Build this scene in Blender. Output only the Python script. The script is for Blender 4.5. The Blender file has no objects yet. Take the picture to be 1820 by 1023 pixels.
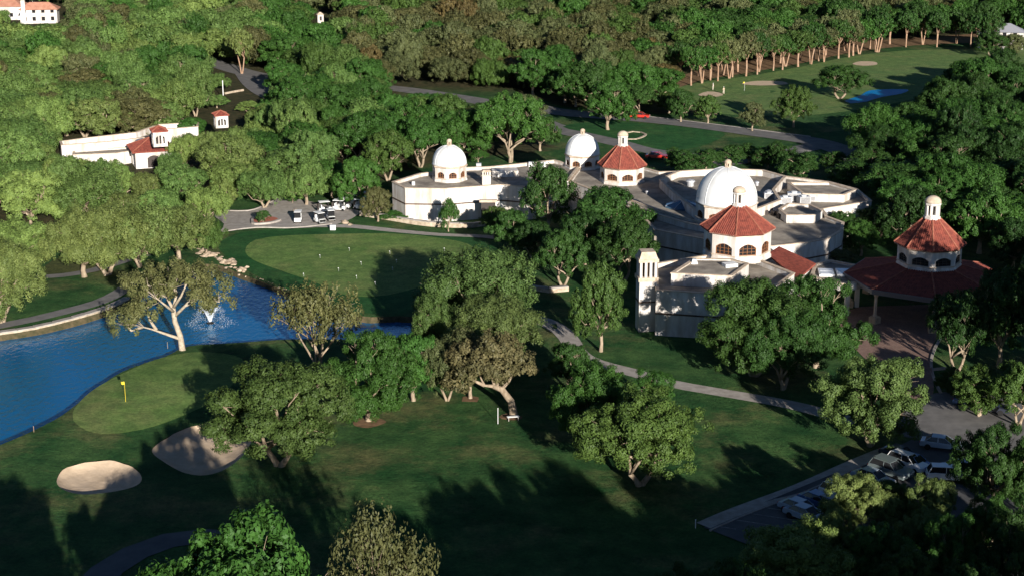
import bpy, math, random
import numpy as np
from mathutils import Vector, Matrix
from mathutils.geometry import delaunay_2d_cdt

# ------------------------------------------------------------------ camera, sky, sun, exposure
SC = bpy.context.scene
COL = SC.collection
R_ = math.radians
CAM_H, PITCH, FPX = 65.8, R_(16.0), 2898.0
cam_d = bpy.data.cameras.new('camera'); cam = bpy.data.objects.new('camera', cam_d); COL.objects.link(cam)
cam.location = (0, 0, CAM_H); cam.rotation_euler = (R_(90) - PITCH, 0, 0)
cam_d.sensor_width = 36; cam_d.lens = FPX / 1820 * 36; cam_d.clip_start = 1; cam_d.clip_end = 20000
SC.camera = cam
SUN_EL, SUN_AZ_TO = R_(14.5), R_(17.0)     # shadows run away from the camera, 17 degrees to the left
world = bpy.data.worlds.new('World'); SC.world = world; world.use_nodes = True
wn = world.node_tree; wn.nodes.clear()
sky = wn.nodes.new('ShaderNodeTexSky'); sky.sky_type = 'NISHITA'; sky.sun_disc = False
sky.sun_elevation = SUN_EL; sky.sun_rotation = math.pi - SUN_AZ_TO
sky.air_density = 0.6; sky.dust_density = 0.1; sky.ozone_density = 3.0
bg = wn.nodes.new('ShaderNodeBackground'); bg.inputs['Strength'].default_value = 0.05
wo = wn.nodes.new('ShaderNodeOutputWorld')
wn.links.new(sky.outputs[0], bg.inputs[0]); wn.links.new(bg.outputs[0], wo.inputs[0])
sd = bpy.data.lights.new('sun', 'SUN'); sd.energy = 5.0; sd.angle = R_(0.53); sd.color = (1.0, 0.94, 0.86)
so = bpy.data.objects.new('sun', sd); COL.objects.link(so)
ldir = Vector((-math.sin(SUN_AZ_TO) * math.cos(SUN_EL), math.cos(SUN_AZ_TO) * math.cos(SUN_EL), -math.sin(SUN_EL)))
so.rotation_euler = ldir.to_track_quat('-Z', 'Y').to_euler(); so.location = (40, -100, 120)
SC.view_settings.view_transform = 'Standard'; SC.view_settings.look = 'None'
SC.view_settings.exposure = 0.75; SC.view_settings.gamma = 1.0; SC.view_settings.use_curve_mapping = False
SC.render.engine = 'CYCLES'
cy = SC.cycles
cy.max_bounces = 5; cy.diffuse_bounces = 2; cy.glossy_bounces = 3; cy.transmission_bounces = 3; cy.transparent_max_bounces = 6
cy.use_denoising = True
try: cy.denoiser = 'OPENIMAGEDENOISE'
except Exception: pass
cy.use_adaptive_sampling = True; cy.adaptive_threshold = 0.02; cy.sample_clamp_indirect = 4

# ------------------------------------------------------------------ helpers: where a pixel of the photograph meets a level
CP, SP = math.cos(PITCH), math.sin(PITCH)
def G(x, y, z=0.0):
    a = (x - 910) / FPX; b = -(y - 511.5) / FPX
    dy = CP + b * SP; dz = -SP + b * CP
    t = (z - CAM_H) / dz
    return (a * t, dy * t)
def PX(X, Y, Z=0.0):
    d = Y * CP + (CAM_H - Z) * SP
    u = Y * SP - (CAM_H - Z) * CP
    return (910 + FPX * X / d, 511.5 - FPX * u / d)
def SCL(Y, Z=0.0): return FPX / (Y * CP + (CAM_H - Z) * SP)
def Gs(pts, z=0.0): return [G(x, y, z) for x, y in pts]

def gauss(x, y, c, sx, sy): return math.exp(-(((x - c[0]) / sx) ** 2 + ((y - c[1]) / sy) ** 2))
GREEN_C = G(235, 700)
def hgt(x, y):
    f = 1.0 if y < 330 else max(0.0, 1 - (y - 330) / 100)
    if x > 5 and 195 < y < 330: f *= 0.25
    b = 0.22 * math.sin(x * 0.11 + 1.3) * math.sin(y * 0.083 + 0.4) + 0.10 * math.sin(x * 0.23 + y * 0.19)
    return f * b + 0.7 * gauss(x, y, GREEN_C, 14, 16)

# ------------------------------------------------------------------ materials
def mat(name, col, rough=0.8, spec=0.3, var=None, scale=1.0, detail=6, bump=0.0, bscale=8.0, metallic=0.0, coat=0.0, stretch=None, trans=0.0, ior=None):
    m = bpy.data.materials.new(name); m.use_nodes = True
    n = m.node_tree.nodes; l = m.node_tree.links; p = n['Principled BSDF']
    p.inputs['Roughness'].default_value = rough; p.inputs['Specular IOR Level'].default_value = spec
    p.inputs['Metallic'].default_value = metallic; p.inputs['Coat Weight'].default_value = coat
    p.inputs['Base Color'].default_value = (*col, 1)
    if trans: p.inputs['Transmission Weight'].default_value = trans
    if ior: p.inputs['IOR'].default_value = ior
    g = n.new('ShaderNodeNewGeometry'); src = g.outputs['Position']
    if stretch:
        mp = n.new('ShaderNodeMapping'); mp.inputs['Scale'].default_value = stretch
        l.new(src, mp.inputs[0]); src = mp.outputs[0]
    if var:
        t = n.new('ShaderNodeTexNoise'); t.inputs['Scale'].default_value = scale; t.inputs['Detail'].default_value = detail
        t.inputs['Roughness'].default_value = 0.62
        l.new(src, t.inputs['Vector'])
        r = n.new('ShaderNodeValToRGB'); e = r.color_ramp.elements
        e[0].position = 0.33; e[0].color = (*var, 1); e[1].position = 0.66; e[1].color = (*col, 1)
        l.new(t.outputs['Fac'], r.inputs[0]); l.new(r.outputs[0], p.inputs['Base Color'])
    if bump:
        t2 = n.new('ShaderNodeTexNoise'); t2.inputs['Scale'].default_value = bscale; t2.inputs['Detail'].default_value = 4
        l.new(src, t2.inputs['Vector'])
        b = n.new('ShaderNodeBump'); b.inputs['Strength'].default_value = 1.0; b.inputs['Distance'].default_value = bump
        l.new(t2.outputs['Fac'], b.inputs['Height']); l.new(b.outputs[0], p.inputs['Normal'])
    return m

def grass_mat(name, a, b, dry=None, dryamt=0.5, litter=False, stripes=None, bump=0.05):
    m = bpy.data.materials.new(name); m.use_nodes = True
    n = m.node_tree.nodes; l = m.node_tree.links; p = n['Principled BSDF']
    p.inputs['Roughness'].default_value = 0.95; p.inputs['Specular IOR Level'].default_value = 0.1
    g = n.new('ShaderNodeNewGeometry')
    def noise(sc, det, rgh=0.6):
        t = n.new('ShaderNodeTexNoise'); t.inputs['Scale'].default_value = sc; t.inputs['Detail'].default_value = det
        t.inputs['Roughness'].default_value = rgh; l.new(g.outputs['Position'], t.inputs['Vector']); return t.outputs['Fac']
    def ramp(src, p0, c0, p1, c1):
        r = n.new('ShaderNodeValToRGB'); e = r.color_ramp.elements
        e[0].position = p0; e[0].color = (*c0, 1); e[1].position = p1; e[1].color = (*c1, 1); l.new(src, r.inputs[0]); return r.outputs[0]
    def mix(f, c1, c2, mode='MIX'):
        x = n.new('ShaderNodeMix'); x.data_type = 'RGBA'; x.blend_type = mode
        if isinstance(f, float): x.inputs[0].default_value = f
        else: l.new(f, x.inputs[0])
        l.new(c1, x.inputs[6])
        if isinstance(c2, tuple): x.inputs[7].default_value = (*c2, 1)
        else: l.new(c2, x.inputs[7])
        return x.outputs[2]
    c = ramp(noise(0.16, 7), 0.36, a, 0.64, b)
    if dry: c = mix(ramp(noise(0.075, 8, 0.7), 0.5, (0, 0, 0), 0.5 + 0.2 / max(dryamt, .1), (1, 1, 1)), c, dry)
    fine = ramp(noise(2.6, 9, 0.8), 0.3, (0.5, 0.5, 0.5), 0.7, (1.45, 1.42, 1.35))
    c = mix(1.0, c, ramp(noise(0.55, 5, 0.6), 0.35, (0.74, 0.78, 0.78), 0.65, (1.2, 1.16, 1.1)), 'MULTIPLY')
    c = mix(1.0, c, fine, 'MULTIPLY')
    if stripes:
        w = n.new('ShaderNodeTexWave'); w.inputs['Scale'].default_value = stripes; w.inputs['Distortion'].default_value = 1.2
        w.inputs['Detail'].default_value = 2
        l.new(g.outputs['Position'], w.inputs['Vector'])
        c = mix(1.0, c, ramp(w.outputs['Fac'], 0.35, (0.9, 0.9, 0.9), 0.65, (1.08, 1.08, 1.08)), 'MULTIPLY')
    if litter:
        at = n.new('ShaderNodeAttribute'); at.attribute_name = 'litter'
        lc = ramp(noise(0.6, 8), 0.35, (0.03, 0.03, 0.015), 0.65, (0.09, 0.065, 0.035))
        c = mix(at.outputs['Fac'], c, lc)
    l.new(c, p.inputs['Base Color'])
    t2 = noise(1.6, 9, 0.75)
    bb = n.new('ShaderNodeBump'); bb.inputs['Distance'].default_value = bump; bb.inputs['Strength'].default_value = 1
    l.new(t2, bb.inputs['Height']); l.new(bb.outputs[0], p.inputs['Normal'])
    return m

M = {}
M['grass'] = grass_mat('grass', (0.018, 0.07, 0.022), (0.058, 0.125, 0.04), dry=(0.2, 0.17, 0.08), dryamt=0.7, litter=True, bump=0.3)
M['rough'] = grass_mat('rough_grass', (0.05, 0.07, 0.025), (0.09, 0.1, 0.04), dry=(0.16, 0.13, 0.07), dryamt=0.5, bump=0.15)
M['fairway'] = grass_mat('fairway_grass', (0.018, 0.08, 0.024), (0.032, 0.11, 0.033), dry=(0.08, 0.12, 0.04), dryamt=.4, bump=0.1)
M['green'] = grass_mat('putting_grass', (0.1, 0.185, 0.05), (0.15, 0.225, 0.07), dry=(0.24, 0.21, 0.1), dryamt=0.45, bump=0.01)
M['sand'] = mat('sand', (0.62, 0.48, 0.34), 0.95, 0.1, (0.5, 0.38, 0.26), 0.8, bump=0.06, bscale=1.5)
M['concrete'] = mat('concrete', (0.42, 0.38, 0.34), 0.9, 0.2, (0.28, 0.25, 0.22), 0.9, bump=0.01)
M['asphalt'] = mat('asphalt', (0.2, 0.19, 0.18), 0.9, 0.2, (0.13, 0.125, 0.12), 0.5, bump=0.01)
M['lot'] = mat('lot_asphalt', (0.11, 0.11, 0.11), 0.85, 0.3, (0.07, 0.07, 0.075), 0.4, bump=0.01)
M['litter'] = mat('leaf_litter', (0.26, 0.16, 0.09), 0.95, 0.1, (0.12, 0.08, 0.045), 0.9, bump=0.1, bscale=2)
M['stucco'] = mat('stucco', (0.74, 0.72, 0.69), 0.85, 0.2, (0.44, 0.37, 0.3), 0.75, detail=10, bump=0.02, bscale=5, stretch=(1, 1, .22))
M['stucco_trim'] = mat('stucco_trim', (0.62, 0.52, 0.4), 0.85, 0.2, (0.42, 0.31, 0.22), 1.1, bump=0.01)
M['band'] = mat('recess_shade', (0.13, 0.09, 0.07), 0.9, 0.1, (0.08, 0.055, 0.04), 1.5)  # dark brown stands in for the shade in grooves and recesses
M['roof_flat'] = mat('roof_gravel', (0.42, 0.37, 0.3), 0.95, 0.1, (0.18, 0.155, 0.13), 0.35, detail=9, bump=0.02, bscale=6)
M['dome'] = mat('dome_paint', (0.72, 0.73, 0.73), 0.42, 0.4, (0.6, 0.6, 0.58), 0.7, bump=0.008, bscale=2, stretch=(1, 1, .35))
M['tile'] = mat('clay_tile', (0.3, 0.078, 0.052), 0.8, 0.2, (0.15, 0.042, 0.032), 1.8, detail=5, bump=0.01)
M['ridge'] = mat('ridge_tile', (0.38, 0.14, 0.09), 0.8, 0.2, (0.24, 0.08, 0.05), 1.5)
M['wood'] = mat('brown_wood', (0.3, 0.13, 0.05), 0.6, 0.3, (0.2, 0.08, 0.03), 3)
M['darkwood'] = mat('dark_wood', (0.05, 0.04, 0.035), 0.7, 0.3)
M['glass'] = mat('window_glass', (0.02, 0.02, 0.022), 0.08, 0.5)
M['metal'] = mat('galvanised_metal', (0.6, 0.6, 0.6), 0.4, 0.5, (0.45, 0.45, 0.46), 2, metallic=0.4)
M['white'] = mat('white_paint', (0.8, 0.8, 0.78), 0.5, 0.4)
M['black'] = mat('black_rubber', (0.02, 0.02, 0.02), 0.8, 0.2)
M['yellow'] = mat('yellow_cloth', (0.8, 0.6, 0.05), 0.8, 0.2)
M['redcloth'] = mat('red_cloth', (0.6, 0.05, 0.04), 0.8, 0.2)
M['blue_sky_light'] = mat('skylight_glass', (0.05, 0.12, 0.2), 0.1, 0.6)
M['stone'] = mat('limestone', (0.55, 0.44, 0.32), 0.9, 0.2, (0.3, 0.22, 0.15), 1.2, detail=8, bump=0.06, bscale=3)
M['stonewall'] = mat('wall_stone', (0.55, 0.46, 0.35), 0.9, 0.2, (0.3, 0.23, 0.16), 1.6, detail=8, bump=0.05, bscale=4)
M['bark'] = mat('bark', (0.4, 0.32, 0.23), 0.95, 0.1, (0.2, 0.15, 0.1), 3, bump=0.04, bscale=9, stretch=(1, 1, .3))
M['bark_tan'] = mat('tan_bark', (0.38, 0.27, 0.19), 0.95, 0.1, (0.3, 0.17, 0.1), 2, bump=0.04, bscale=9)
M['skin'] = mat('skin', (0.45, 0.27, 0.18), 0.6, 0.3)
M['light'] = mat('lamp_glass', (0.8, 0.8, 0.8), 0.2, 0.5)
M['redlight'] = mat('tail_lamp', (0.4, 0.02, 0.02), 0.3, 0.5)

# brick court
m = bpy.data.materials.new('brick_paving'); m.use_nodes = True; n = m.node_tree.nodes; l = m.node_tree.links; p = n['Principled BSDF']
g = n.new('ShaderNodeNewGeometry'); bt = n.new('ShaderNodeTexBrick'); bt.inputs['Scale'].default_value = 2.2
bt.inputs['Color1'].default_value = (0.36, 0.22, 0.16, 1); bt.inputs['Color2'].default_value = (0.24, 0.12, 0.09, 1); bt.inputs['Mortar'].default_value = (0.3, 0.24, 0.2, 1)
nt = n.new('ShaderNodeTexNoise'); nt.inputs['Scale'].default_value = 0.5; nt.inputs['Detail'].default_value = 8
mx = n.new('ShaderNodeMix'); mx.data_type = 'RGBA'; mx.blend_type = 'MULTIPLY'; mx.inputs[0].default_value = 0.6
l.new(g.outputs['Position'], bt.inputs['Vector']); l.new(g.outputs['Position'], nt.inputs['Vector'])
l.new(bt.outputs['Color'], mx.inputs[6]); l.new(nt.outputs['Fac'], mx.inputs[7]); l.new(mx.outputs[2], p.inputs['Base Color'])
p.inputs['Roughness'].default_value = 0.9
M['paving'] = m

# water
m = bpy.data.materials.new('pond_water'); m.use_nodes = True; n = m.node_tree.nodes; l = m.node_tree.links; p = n['Principled BSDF']
p.inputs['Base Color'].default_value = (0.002, 0.11, 0.27, 1); p.inputs['Roughness'].default_value = 0.07
p.inputs['IOR'].default_value = 2.0; p.inputs['Specular IOR Level'].default_value = 0.5; p.inputs['Specular Tint'].default_value = (0.14, 0.72, 1, 1)
g = n.new('ShaderNodeNewGeometry')
mp = n.new('ShaderNodeMapping'); mp.inputs['Scale'].default_value = (1.0, 0.55, 1); mp.inputs['Rotation'].default_value = (0, 0, 0.25)
l.new(g.outputs['Position'], mp.inputs[0])
t1 = n.new('ShaderNodeTexNoise'); t1.inputs['Scale'].default_value = 1.4; t1.inputs['Detail'].default_value = 5
l.new(mp.outputs[0], t1.inputs['Vector'])
b = n.new('ShaderNodeBump'); b.inputs['Distance'].default_value = 0.14; b.inputs['Strength'].default_value = 1
l.new(t1.outputs['Fac'], b.inputs['Height']); l.new(b.outputs[0], p.inputs['Normal'])
M['water'] = m
m2 = m.copy(); m2.name = 'far_water'; q2 = m2.node_tree.nodes['Principled BSDF']; q2.inputs['IOR'].default_value = 1.15; q2.inputs['Roughness'].default_value = .4; q2.inputs['Base Color'].default_value = (.003, .19, .45, 1); M['far_water'] = m2
m = bpy.data.materials.new('spray'); m.use_nodes = True; n = m.node_tree.nodes; l = m.node_tree.links; p = n['Principled BSDF']
p.inputs['Base Color'].default_value = (0.85, 0.9, 0.95, 1); p.inputs['Roughness'].default_value = 0.3; p.inputs['Alpha'].default_value = 0.75
M['spray'] = m

# foliage: a leaf takes its crown's own tint and its own slight difference from its neighbours
def leaf_mat(name, instancer):
    m = bpy.data.materials.new(name); m.use_nodes = True
    n = m.node_tree.nodes; l = m.node_tree.links; n.clear()
    out = n.new('ShaderNodeOutputMaterial')
    at = n.new('ShaderNodeAttribute'); at.attribute_name = 'leafvar'
    rp = n.new('ShaderNodeValToRGB'); e = rp.color_ramp.elements
    e[0].position = 0; e[0].color = (0.68, 0.72, 0.64, 1); e[1].position = 1; e[1].color = (1.4, 1.3, 1.2, 1)
    l.new(at.outputs['Fac'], rp.inputs[0])
    if instancer:
        ti = n.new('ShaderNodeAttribute'); ti.attribute_type = 'INSTANCER'; ti.attribute_name = 'tint'; tc = ti.outputs['Color']
    else:
        oi = n.new('ShaderNodeObjectInfo'); tc = oi.outputs['Color']
    mx = n.new('ShaderNodeMix'); mx.data_type = 'RGBA'; mx.blend_type = 'MULTIPLY'; mx.inputs[0].default_value = 1
    l.new(tc, mx.inputs[6]); l.new(rp.outputs[0], mx.inputs[7])
    d = n.new('ShaderNodeBsdfPrincipled'); d.inputs['Roughness'].default_value = 0.55; d.inputs['Specular IOR Level'].default_value = 0.22
    t = n.new('ShaderNodeBsdfTranslucent')
    hs = n.new('ShaderNodeHueSaturation'); hs.inputs['Hue'].default_value = 0.48; hs.inputs['Saturation'].default_value = 1.15; hs.inputs['Value'].default_value = 1.1
    l.new(mx.outputs[2], d.inputs['Base Color']); l.new(mx.outputs[2], hs.inputs['Color']); l.new(hs.outputs[0], t.inputs['Color'])
    ms = n.new('ShaderNodeMixShader'); ms.inputs[0].default_value = 0.22
    l.new(d.outputs[0], ms.inputs[1]); l.new(t.outputs[0], ms.inputs[2]); l.new(ms.outputs[0], out.inputs[0])
    return m
M['leaf'] = leaf_mat('leaves', False)
M['leaf_wood'] = leaf_mat('woodland_leaves', True)

# ------------------------------------------------------------------ mesh building
class MB:
    def __init__(s): s.v = []; s.f = []
    def add(s, vs, fs):
        o = len(s.v); s.v += [tuple(v) for v in vs]; s.f += [tuple(i + o for i in f) for f in fs]
    def box(s, c, d, rz=0.0, taper=1.0):
        x, y, z = d[0] / 2, d[1] / 2, d[2] / 2; vs = []
        ca, sa = math.cos(rz), math.sin(rz)
        for k in (-1, 1):
            t = taper if k == 1 else 1
            for i, j in ((-1, -1), (1, -1), (1, 1), (-1, 1)):
                px, py = i * x * t, j * y * t
                vs.append((c[0] + px * ca - py * sa, c[1] + px * sa + py * ca, c[2] + k * z))
        s.add(vs, [(3, 2, 1, 0), (4, 5, 6, 7), (0, 1, 5, 4), (1, 2, 6, 5), (2, 3, 7, 6), (3, 0, 4, 7)])
    def prism(s, poly, z0, z1, cap=True):
        k = len(poly); vs = [(x, y, z0) for x, y in poly] + [(x, y, z1) for x, y in poly]
        fs = [(i, (i + 1) % k, (i + 1) % k + k, i + k) for i in range(k)]
        if cap: fs += [tuple(range(k, 2 * k)), tuple(range(k - 1, -1, -1))]
        s.add(vs, fs)
    def tube(s, pts, rad, n=6, cap=True):
        pts = [Vector(p) for p in pts]; vs = []; k = len(pts)
        for i, p in enumerate(pts):
            d = (pts[min(i + 1, k - 1)] - pts[max(i - 1, 0)]).normalized()
            a = d.cross(Vector((0.31, 0.95, 0.08)) if abs(d.y) < 0.9 else Vector((1, 0, 0.1))).normalized(); b = d.cross(a)
            for j in range(n):
                t = 2 * math.pi * j / n; vs.append(p + (a * math.cos(t) + b * math.sin(t)) * rad[i])
        fs = [(i * n + j, i * n + (j + 1) % n, (i + 1) * n + (j + 1) % n, (i + 1) * n + j) for i in range(k - 1) for j in range(n)]
        if cap: fs += [tuple(range(n - 1, -1, -1)), tuple((k - 1) * n + j for j in range(n))]
        s.add(vs, fs)
    def lathe(s, prof, n=16, c=(0, 0, 0), phase=0.0, cap=True):
        vs = [(c[0] + r * math.cos(phase + 2 * math.pi * j / n), c[1] + r * math.sin(phase + 2 * math.pi * j / n), c[2] + z) for r, z in prof for j in range(n)]
        k = len(prof)
        fs = [(i * n + j, i * n + (j + 1) % n, (i + 1) * n + (j + 1) % n, (i + 1) * n + j) for i in range(k - 1) for j in range(n)]
        if cap: fs += [tuple(range(n - 1, -1, -1)), tuple((k - 1) * n + j for j in range(n))]
        s.add(vs, fs)
    def mesh(s, name, m, smooth=False):
        me = bpy.data.meshes.new(name); me.from_pydata(s.v, [], s.f); me.materials.append(m)
        if smooth:
            me.shade_smooth()
        return me
def link(name, me, parent=None, loc=None, rz=None):
    o = bpy.data.objects.new(name, me); COL.objects.link(o)
    if parent: o.parent = parent
    if loc: o.location = loc
    if rz is not None: o.rotation_euler = (0, 0, rz)
    return o
def part(name, mb, m, parent, smooth=False, loc=None, rz=None, label=None, kind=None):
    o = link(name, mb.mesh(name, m, smooth), parent, loc, rz)
    if label: o['label'] = label
    if kind: o['kind'] = kind
    return o
def thing(name, label, cat, loc=(0, 0, 0), rz=0.0, group=None, scale=None):
    o = bpy.data.objects.new(name, None); COL.objects.link(o); o.location = loc; o.rotation_euler = (0, 0, rz)
    if scale: o.scale = scale
    o['label'] = label; o['category'] = cat
    if group: o['group'] = group
    o.empty_display_size = 0.2
    return o
def dup(root, loc, rz=0.0, scale=None, label=None, group=None):
    r = root.copy(); COL.objects.link(r); r.location = loc; r.rotation_euler = (0, 0, rz)
    if scale: r.scale = scale
    if label: r['label'] = label
    if group: r['group'] = group
    for ch in list(root.children):
        c = ch.copy(); COL.objects.link(c); c.parent = r
        for g2 in list(ch.children):
            d = g2.copy(); COL.objects.link(d); d.parent = c
    return r

def inside(px, py, poly):
    px = np.asarray(px); py = np.asarray(py); r = np.zeros(px.shape, bool); k = len(poly); j = k - 1
    for i in range(k):
        xi, yi = poly[i]; xj, yj = poly[j]
        if yi != yj:
            c = ((yi > py) != (yj > py)) & (px < (xj - xi) * (py - yi) / (yj - yi) + xi)
            r ^= c
        j = i
    return r
def smooth_poly(poly, step=1.0, closed=True):
    """Catmull-Rom through the points, resampled to about one point a step"""
    P = [Vector(p) for p in poly]; k = len(P); out = []
    rng = range(k if closed else k - 1)
    for i in rng:
        p0 = P[(i - 1) % k] if closed or i > 0 else P[0]; p1 = P[i]; p2 = P[(i + 1) % k]
        p3 = P[(i + 2) % k] if closed or i + 2 < k else P[-1]
        n = max(1, int((p2 - p1).length / step))
        for a in range(n):
            t = a / n
            q = 0.5 * ((2 * p1) + (-p0 + p2) * t + (2 * p0 - 5 * p1 + 4 * p2 - p3) * t * t + (-p0 + 3 * p1 - 3 * p2 + p3) * t ** 3)
            out.append((q.x, q.y))
    if not closed: out.append(tuple(P[-1]))
    return out
def ribbon(center, width):
    c = [Vector(p) for p in center]; L = []; Rr = []
    for i, p in enumerate(c):
        d = (c[min(i + 1, len(c) - 1)] - c[max(0, i - 1)]).normalized(); nrm = Vector((-d.y, d.x))
        w = width(i / (len(c) - 1)) if callable(width) else width
        L.append(tuple(p + nrm * w / 2)); Rr.append(tuple(p - nrm * w / 2))
    return L + Rr[::-1]
def sheet(name, poly, m, dz=0.03, spacing=2.0, zf=None, kind='structure', parent=None):
    xs = [p[0] for p in poly]; ys = [p[1] for p in poly]
    pts = [tuple(p) for p in poly]; n0 = len(pts)
    gx, gy = np.meshgrid(np.arange(min(xs) + spacing / 2, max(xs), spacing), np.arange(min(ys) + spacing / 2, max(ys), spacing))
    gx = gx.ravel(); gy = gy.ravel(); ins = inside(gx, gy, poly)
    pts += list(zip(gx[ins], gy[ins]))
    v, e, f, *_ = delaunay_2d_cdt([Vector(p) for p in pts], [(i, (i + 1) % n0) for i in range(n0)], [], 0, 1e-4)
    cx = [sum(v[i].x for i in t) / 3 for t in f]; cyy = [sum(v[i].y for i in t) / 3 for t in f]
    ok = inside(np.array(cx), np.array(cyy), poly)
    zf = zf or hgt
    me = bpy.data.meshes.new(name)
    me.from_pydata([(p.x, p.y, zf(p.x, p.y) + dz) for p in v], [], [t for t, k in zip(f, ok) if k])
    me.materials.append(m); me.shade_smooth()
    o = link(name, me, parent)
    if kind: o['kind'] = kind
    return o

# ------------------------------------------------------------------ layout of the ground (outlines on level ground)
POND = smooth_poly(Gs([(-160, 618), (-60, 603), (0, 594), (60, 585), (130, 569), (190, 550), (228, 533), (262, 512), (300, 492), (345, 474), (385, 470),
        (430, 486), (470, 500), (510, 516), (560, 541), (610, 556), (660, 563), (710, 561), (748, 566), (752, 578), (715, 597),
        (640, 606), (520, 606), (420, 610), (335, 616), (290, 640), (215, 668), (155, 712), (97, 755), (0, 795), (-90, 815), (-250, 830)]), 1.5)
def shrink(poly, d):
    c = [Vector(p) for p in poly]; out = []; k = len(c)
    area = sum(c[i].x * c[(i + 1) % k].y - c[(i + 1) % k].x * c[i].y for i in range(k)); s = 1 if area > 0 else -1
    for i in range(k):
        dd = (c[(i + 2) % k] - c[i - 2]).normalized(); nn = Vector((-dd.y, dd.x)) * s
        out.append(tuple(c[i] + nn * d))
    return out
WATER_Z = -0.75
BUNK = [
  smooth_poly(Gs([(101, 858), (112, 838), (150, 826), (195, 821), (235, 830), (252, 848), (243, 863), (205, 874), (150, 879), (115, 872)]), 0.6),
  smooth_poly(Gs([(270, 800), (300, 776), (340, 759), (395, 750), (440, 757), (450, 772), (436, 800), (405, 826), (368, 840), (330, 838), (292, 820)]), 0.6)]
FOREST = Gs([(-700, 430), (-100, 425), (60, 415), (180, 405), (262, 385), (330, 368), (390, 345), (470, 338), (560, 345), (640, 345), (690, 318), (740, 298),
             (800, 285), (960, 272), (985, 262), (930, 222), (830, 192), (700, 182), (690, 160), (740, 150), (880, 160), (1000, 190), (1110, 198),
             (1240, 205), (1300, 200), (1180, 165), (1230, 140), (1400, 110), (1560, 85), (1720, 68), (1830, 62), (2300, 60)]) + \
         [(900, 1500), (-900, 1500), (-900, 250)]
xs = np.arange(-130, 130.1, 2.0); ys = np.arange(94, 400.1, 2.0)
gx, gy = np.meshgrid(xs, ys); near = np.stack([gx.ravel(), gy.ravel()], 1)
xs2 = np.arange(-700, 701, 14.0); ys2 = np.arange(-100, 1500, 14.0)
gx, gy = np.meshgrid(xs2, ys2); far = np.stack([gx.ravel(), gy.ravel()], 1)
far = far[(np.abs(far[:, 0]) > 135) | (far[:, 1] < 90) | (far[:, 1] > 405)]
allp = np.concatenate([near, far])
foot = shrink(POND, 1.3)
holes = BUNK
keep = np.ones(len(allp), bool)
for h in BUNK: keep &= ~inside(allp[:, 0], allp[:, 1], h)
inpond = inside(allp[:, 0], allp[:, 1], POND); keep &= ~inpond
pts = [Vector((float(a), float(b))) for a, b in allp[keep]]
pts += [Vector(c) for c in ((-9000, -1000), (9000, -1000), (9000, 12000), (-9000, 12000))]
edges = []
loops = [POND] + BUNK
for lp in loops:
    o0 = len(pts); pts += [Vector(p) for p in lp]; edges += [(o0 + i, o0 + (i + 1) % len(lp)) for i in range(len(lp))]
v, e, f, *_ = delaunay_2d_cdt(pts, edges, [], 0, 1e-4)
V = np.array([(p.x, p.y) for p in v]); F = np.array([tuple(t) for t in f]); C = V[F].mean(1)
ok = np.ones(len(F), bool)
for lp in loops: ok &= ~inside(C[:, 0], C[:, 1], lp)
me = bpy.data.meshes.new('ground'); me.from_pydata([(x, y, hgt(x, y)) for x, y in V], [], [tuple(map(int, t)) for t in F[ok]])
me.materials.append(M['grass']); me.shade_smooth()
at = me.attributes.new('litter', 'FLOAT', 'POINT'); at.data.foreach_set('value', inside(V[:, 0], V[:, 1], FOREST).astype(np.float32) * 0.85)
o = link('ground', me); o['kind'] = 'structure'
# bank from the rim down under the water, pond bed, water
mb = MB(); k = len(POND); foot2 = shrink(POND, 2.2)
vs = [(x, y, hgt(x, y)) for x, y in POND] + [(x, y, WATER_Z - 0.15) for x, y in shrink(POND, 0.55)] + [(x, y, WATER_Z - 1.2) for x, y in foot2]
fs = [(i, (i + 1) % k, (i + 1) % k + k, i + k) for i in range(k)] + [(i + k, (i + 1) % k + k, (i + 1) % k + 2 * k, i + 2 * k) for i in range(k)]
mb.add(vs, fs)
M['bank'] = mat('bank_soil', (0.12, 0.09, 0.05), 0.95, 0.1, (0.05, 0.05, 0.025), 1.2, bump=0.1, bscale=3)
o = part('pond_bank', mb, M['bank'], None, kind='structure')
sheet('water', shrink(POND, 0.15), M['water'], 0, 3.0, zf=lambda x, y: WATER_Z)
sheet('pond_bed', shrink(POND, 1.8), M['bank'], 0, 6.0, zf=lambda x, y: WATER_Z - 1.15)
for bp in BUNK:
    cx = sum(p[0] for p in bp) / len(bp); cyc = sum(p[1] for p in bp) / len(bp)
    def bz(x, y, bp=bp, cx=cx, cyc=cyc):
        dmin = min(math.hypot(x - a, y - b) for a, b in bp)
        return hgt(x, y) - 0.75 * (1 - math.exp(-dmin / 1.0)) + 0.06 * math.sin(x * 2.1) * math.sin(y * 1.7)
    sheet('sand_bunker', bp, M['sand'], -0.05, 0.7, zf=bz)
# greens and fairways
NEARGREEN = smooth_poly(Gs([(130, 742), (160, 705), (215, 672), (290, 640), (360, 628), (430, 640), (420, 680), (385, 715), (320, 745), (250, 768), (180, 778), (140, 765)]), 1.5)
sheet('putting_green', NEARGREEN, M['green'], 0.035, 1.5)
APRON2 = smooth_poly(Gs([(388, 436), (420, 417), (470, 409), (560, 406), (680, 409), (780, 417), (850, 424), (905, 440), (880, 480), (850, 530), (750, 555), (650, 556), (560, 530), (500, 508), (440, 480), (405, 458)]), 2)
sheet('fairway', APRON2, M['fairway'], 0.03, 2)
GREEN2 = smooth_poly(Gs([(436, 445), (455, 428), (510, 419), (600, 416), (700, 417), (780, 424), (840, 440), (820, 475), (760, 505), (690, 525), (620, 525), (560, 500), (500, 480), (450, 462)]), 2)
sheet('putting_green', GREEN2, M['green'], 0.06, 2)
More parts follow.
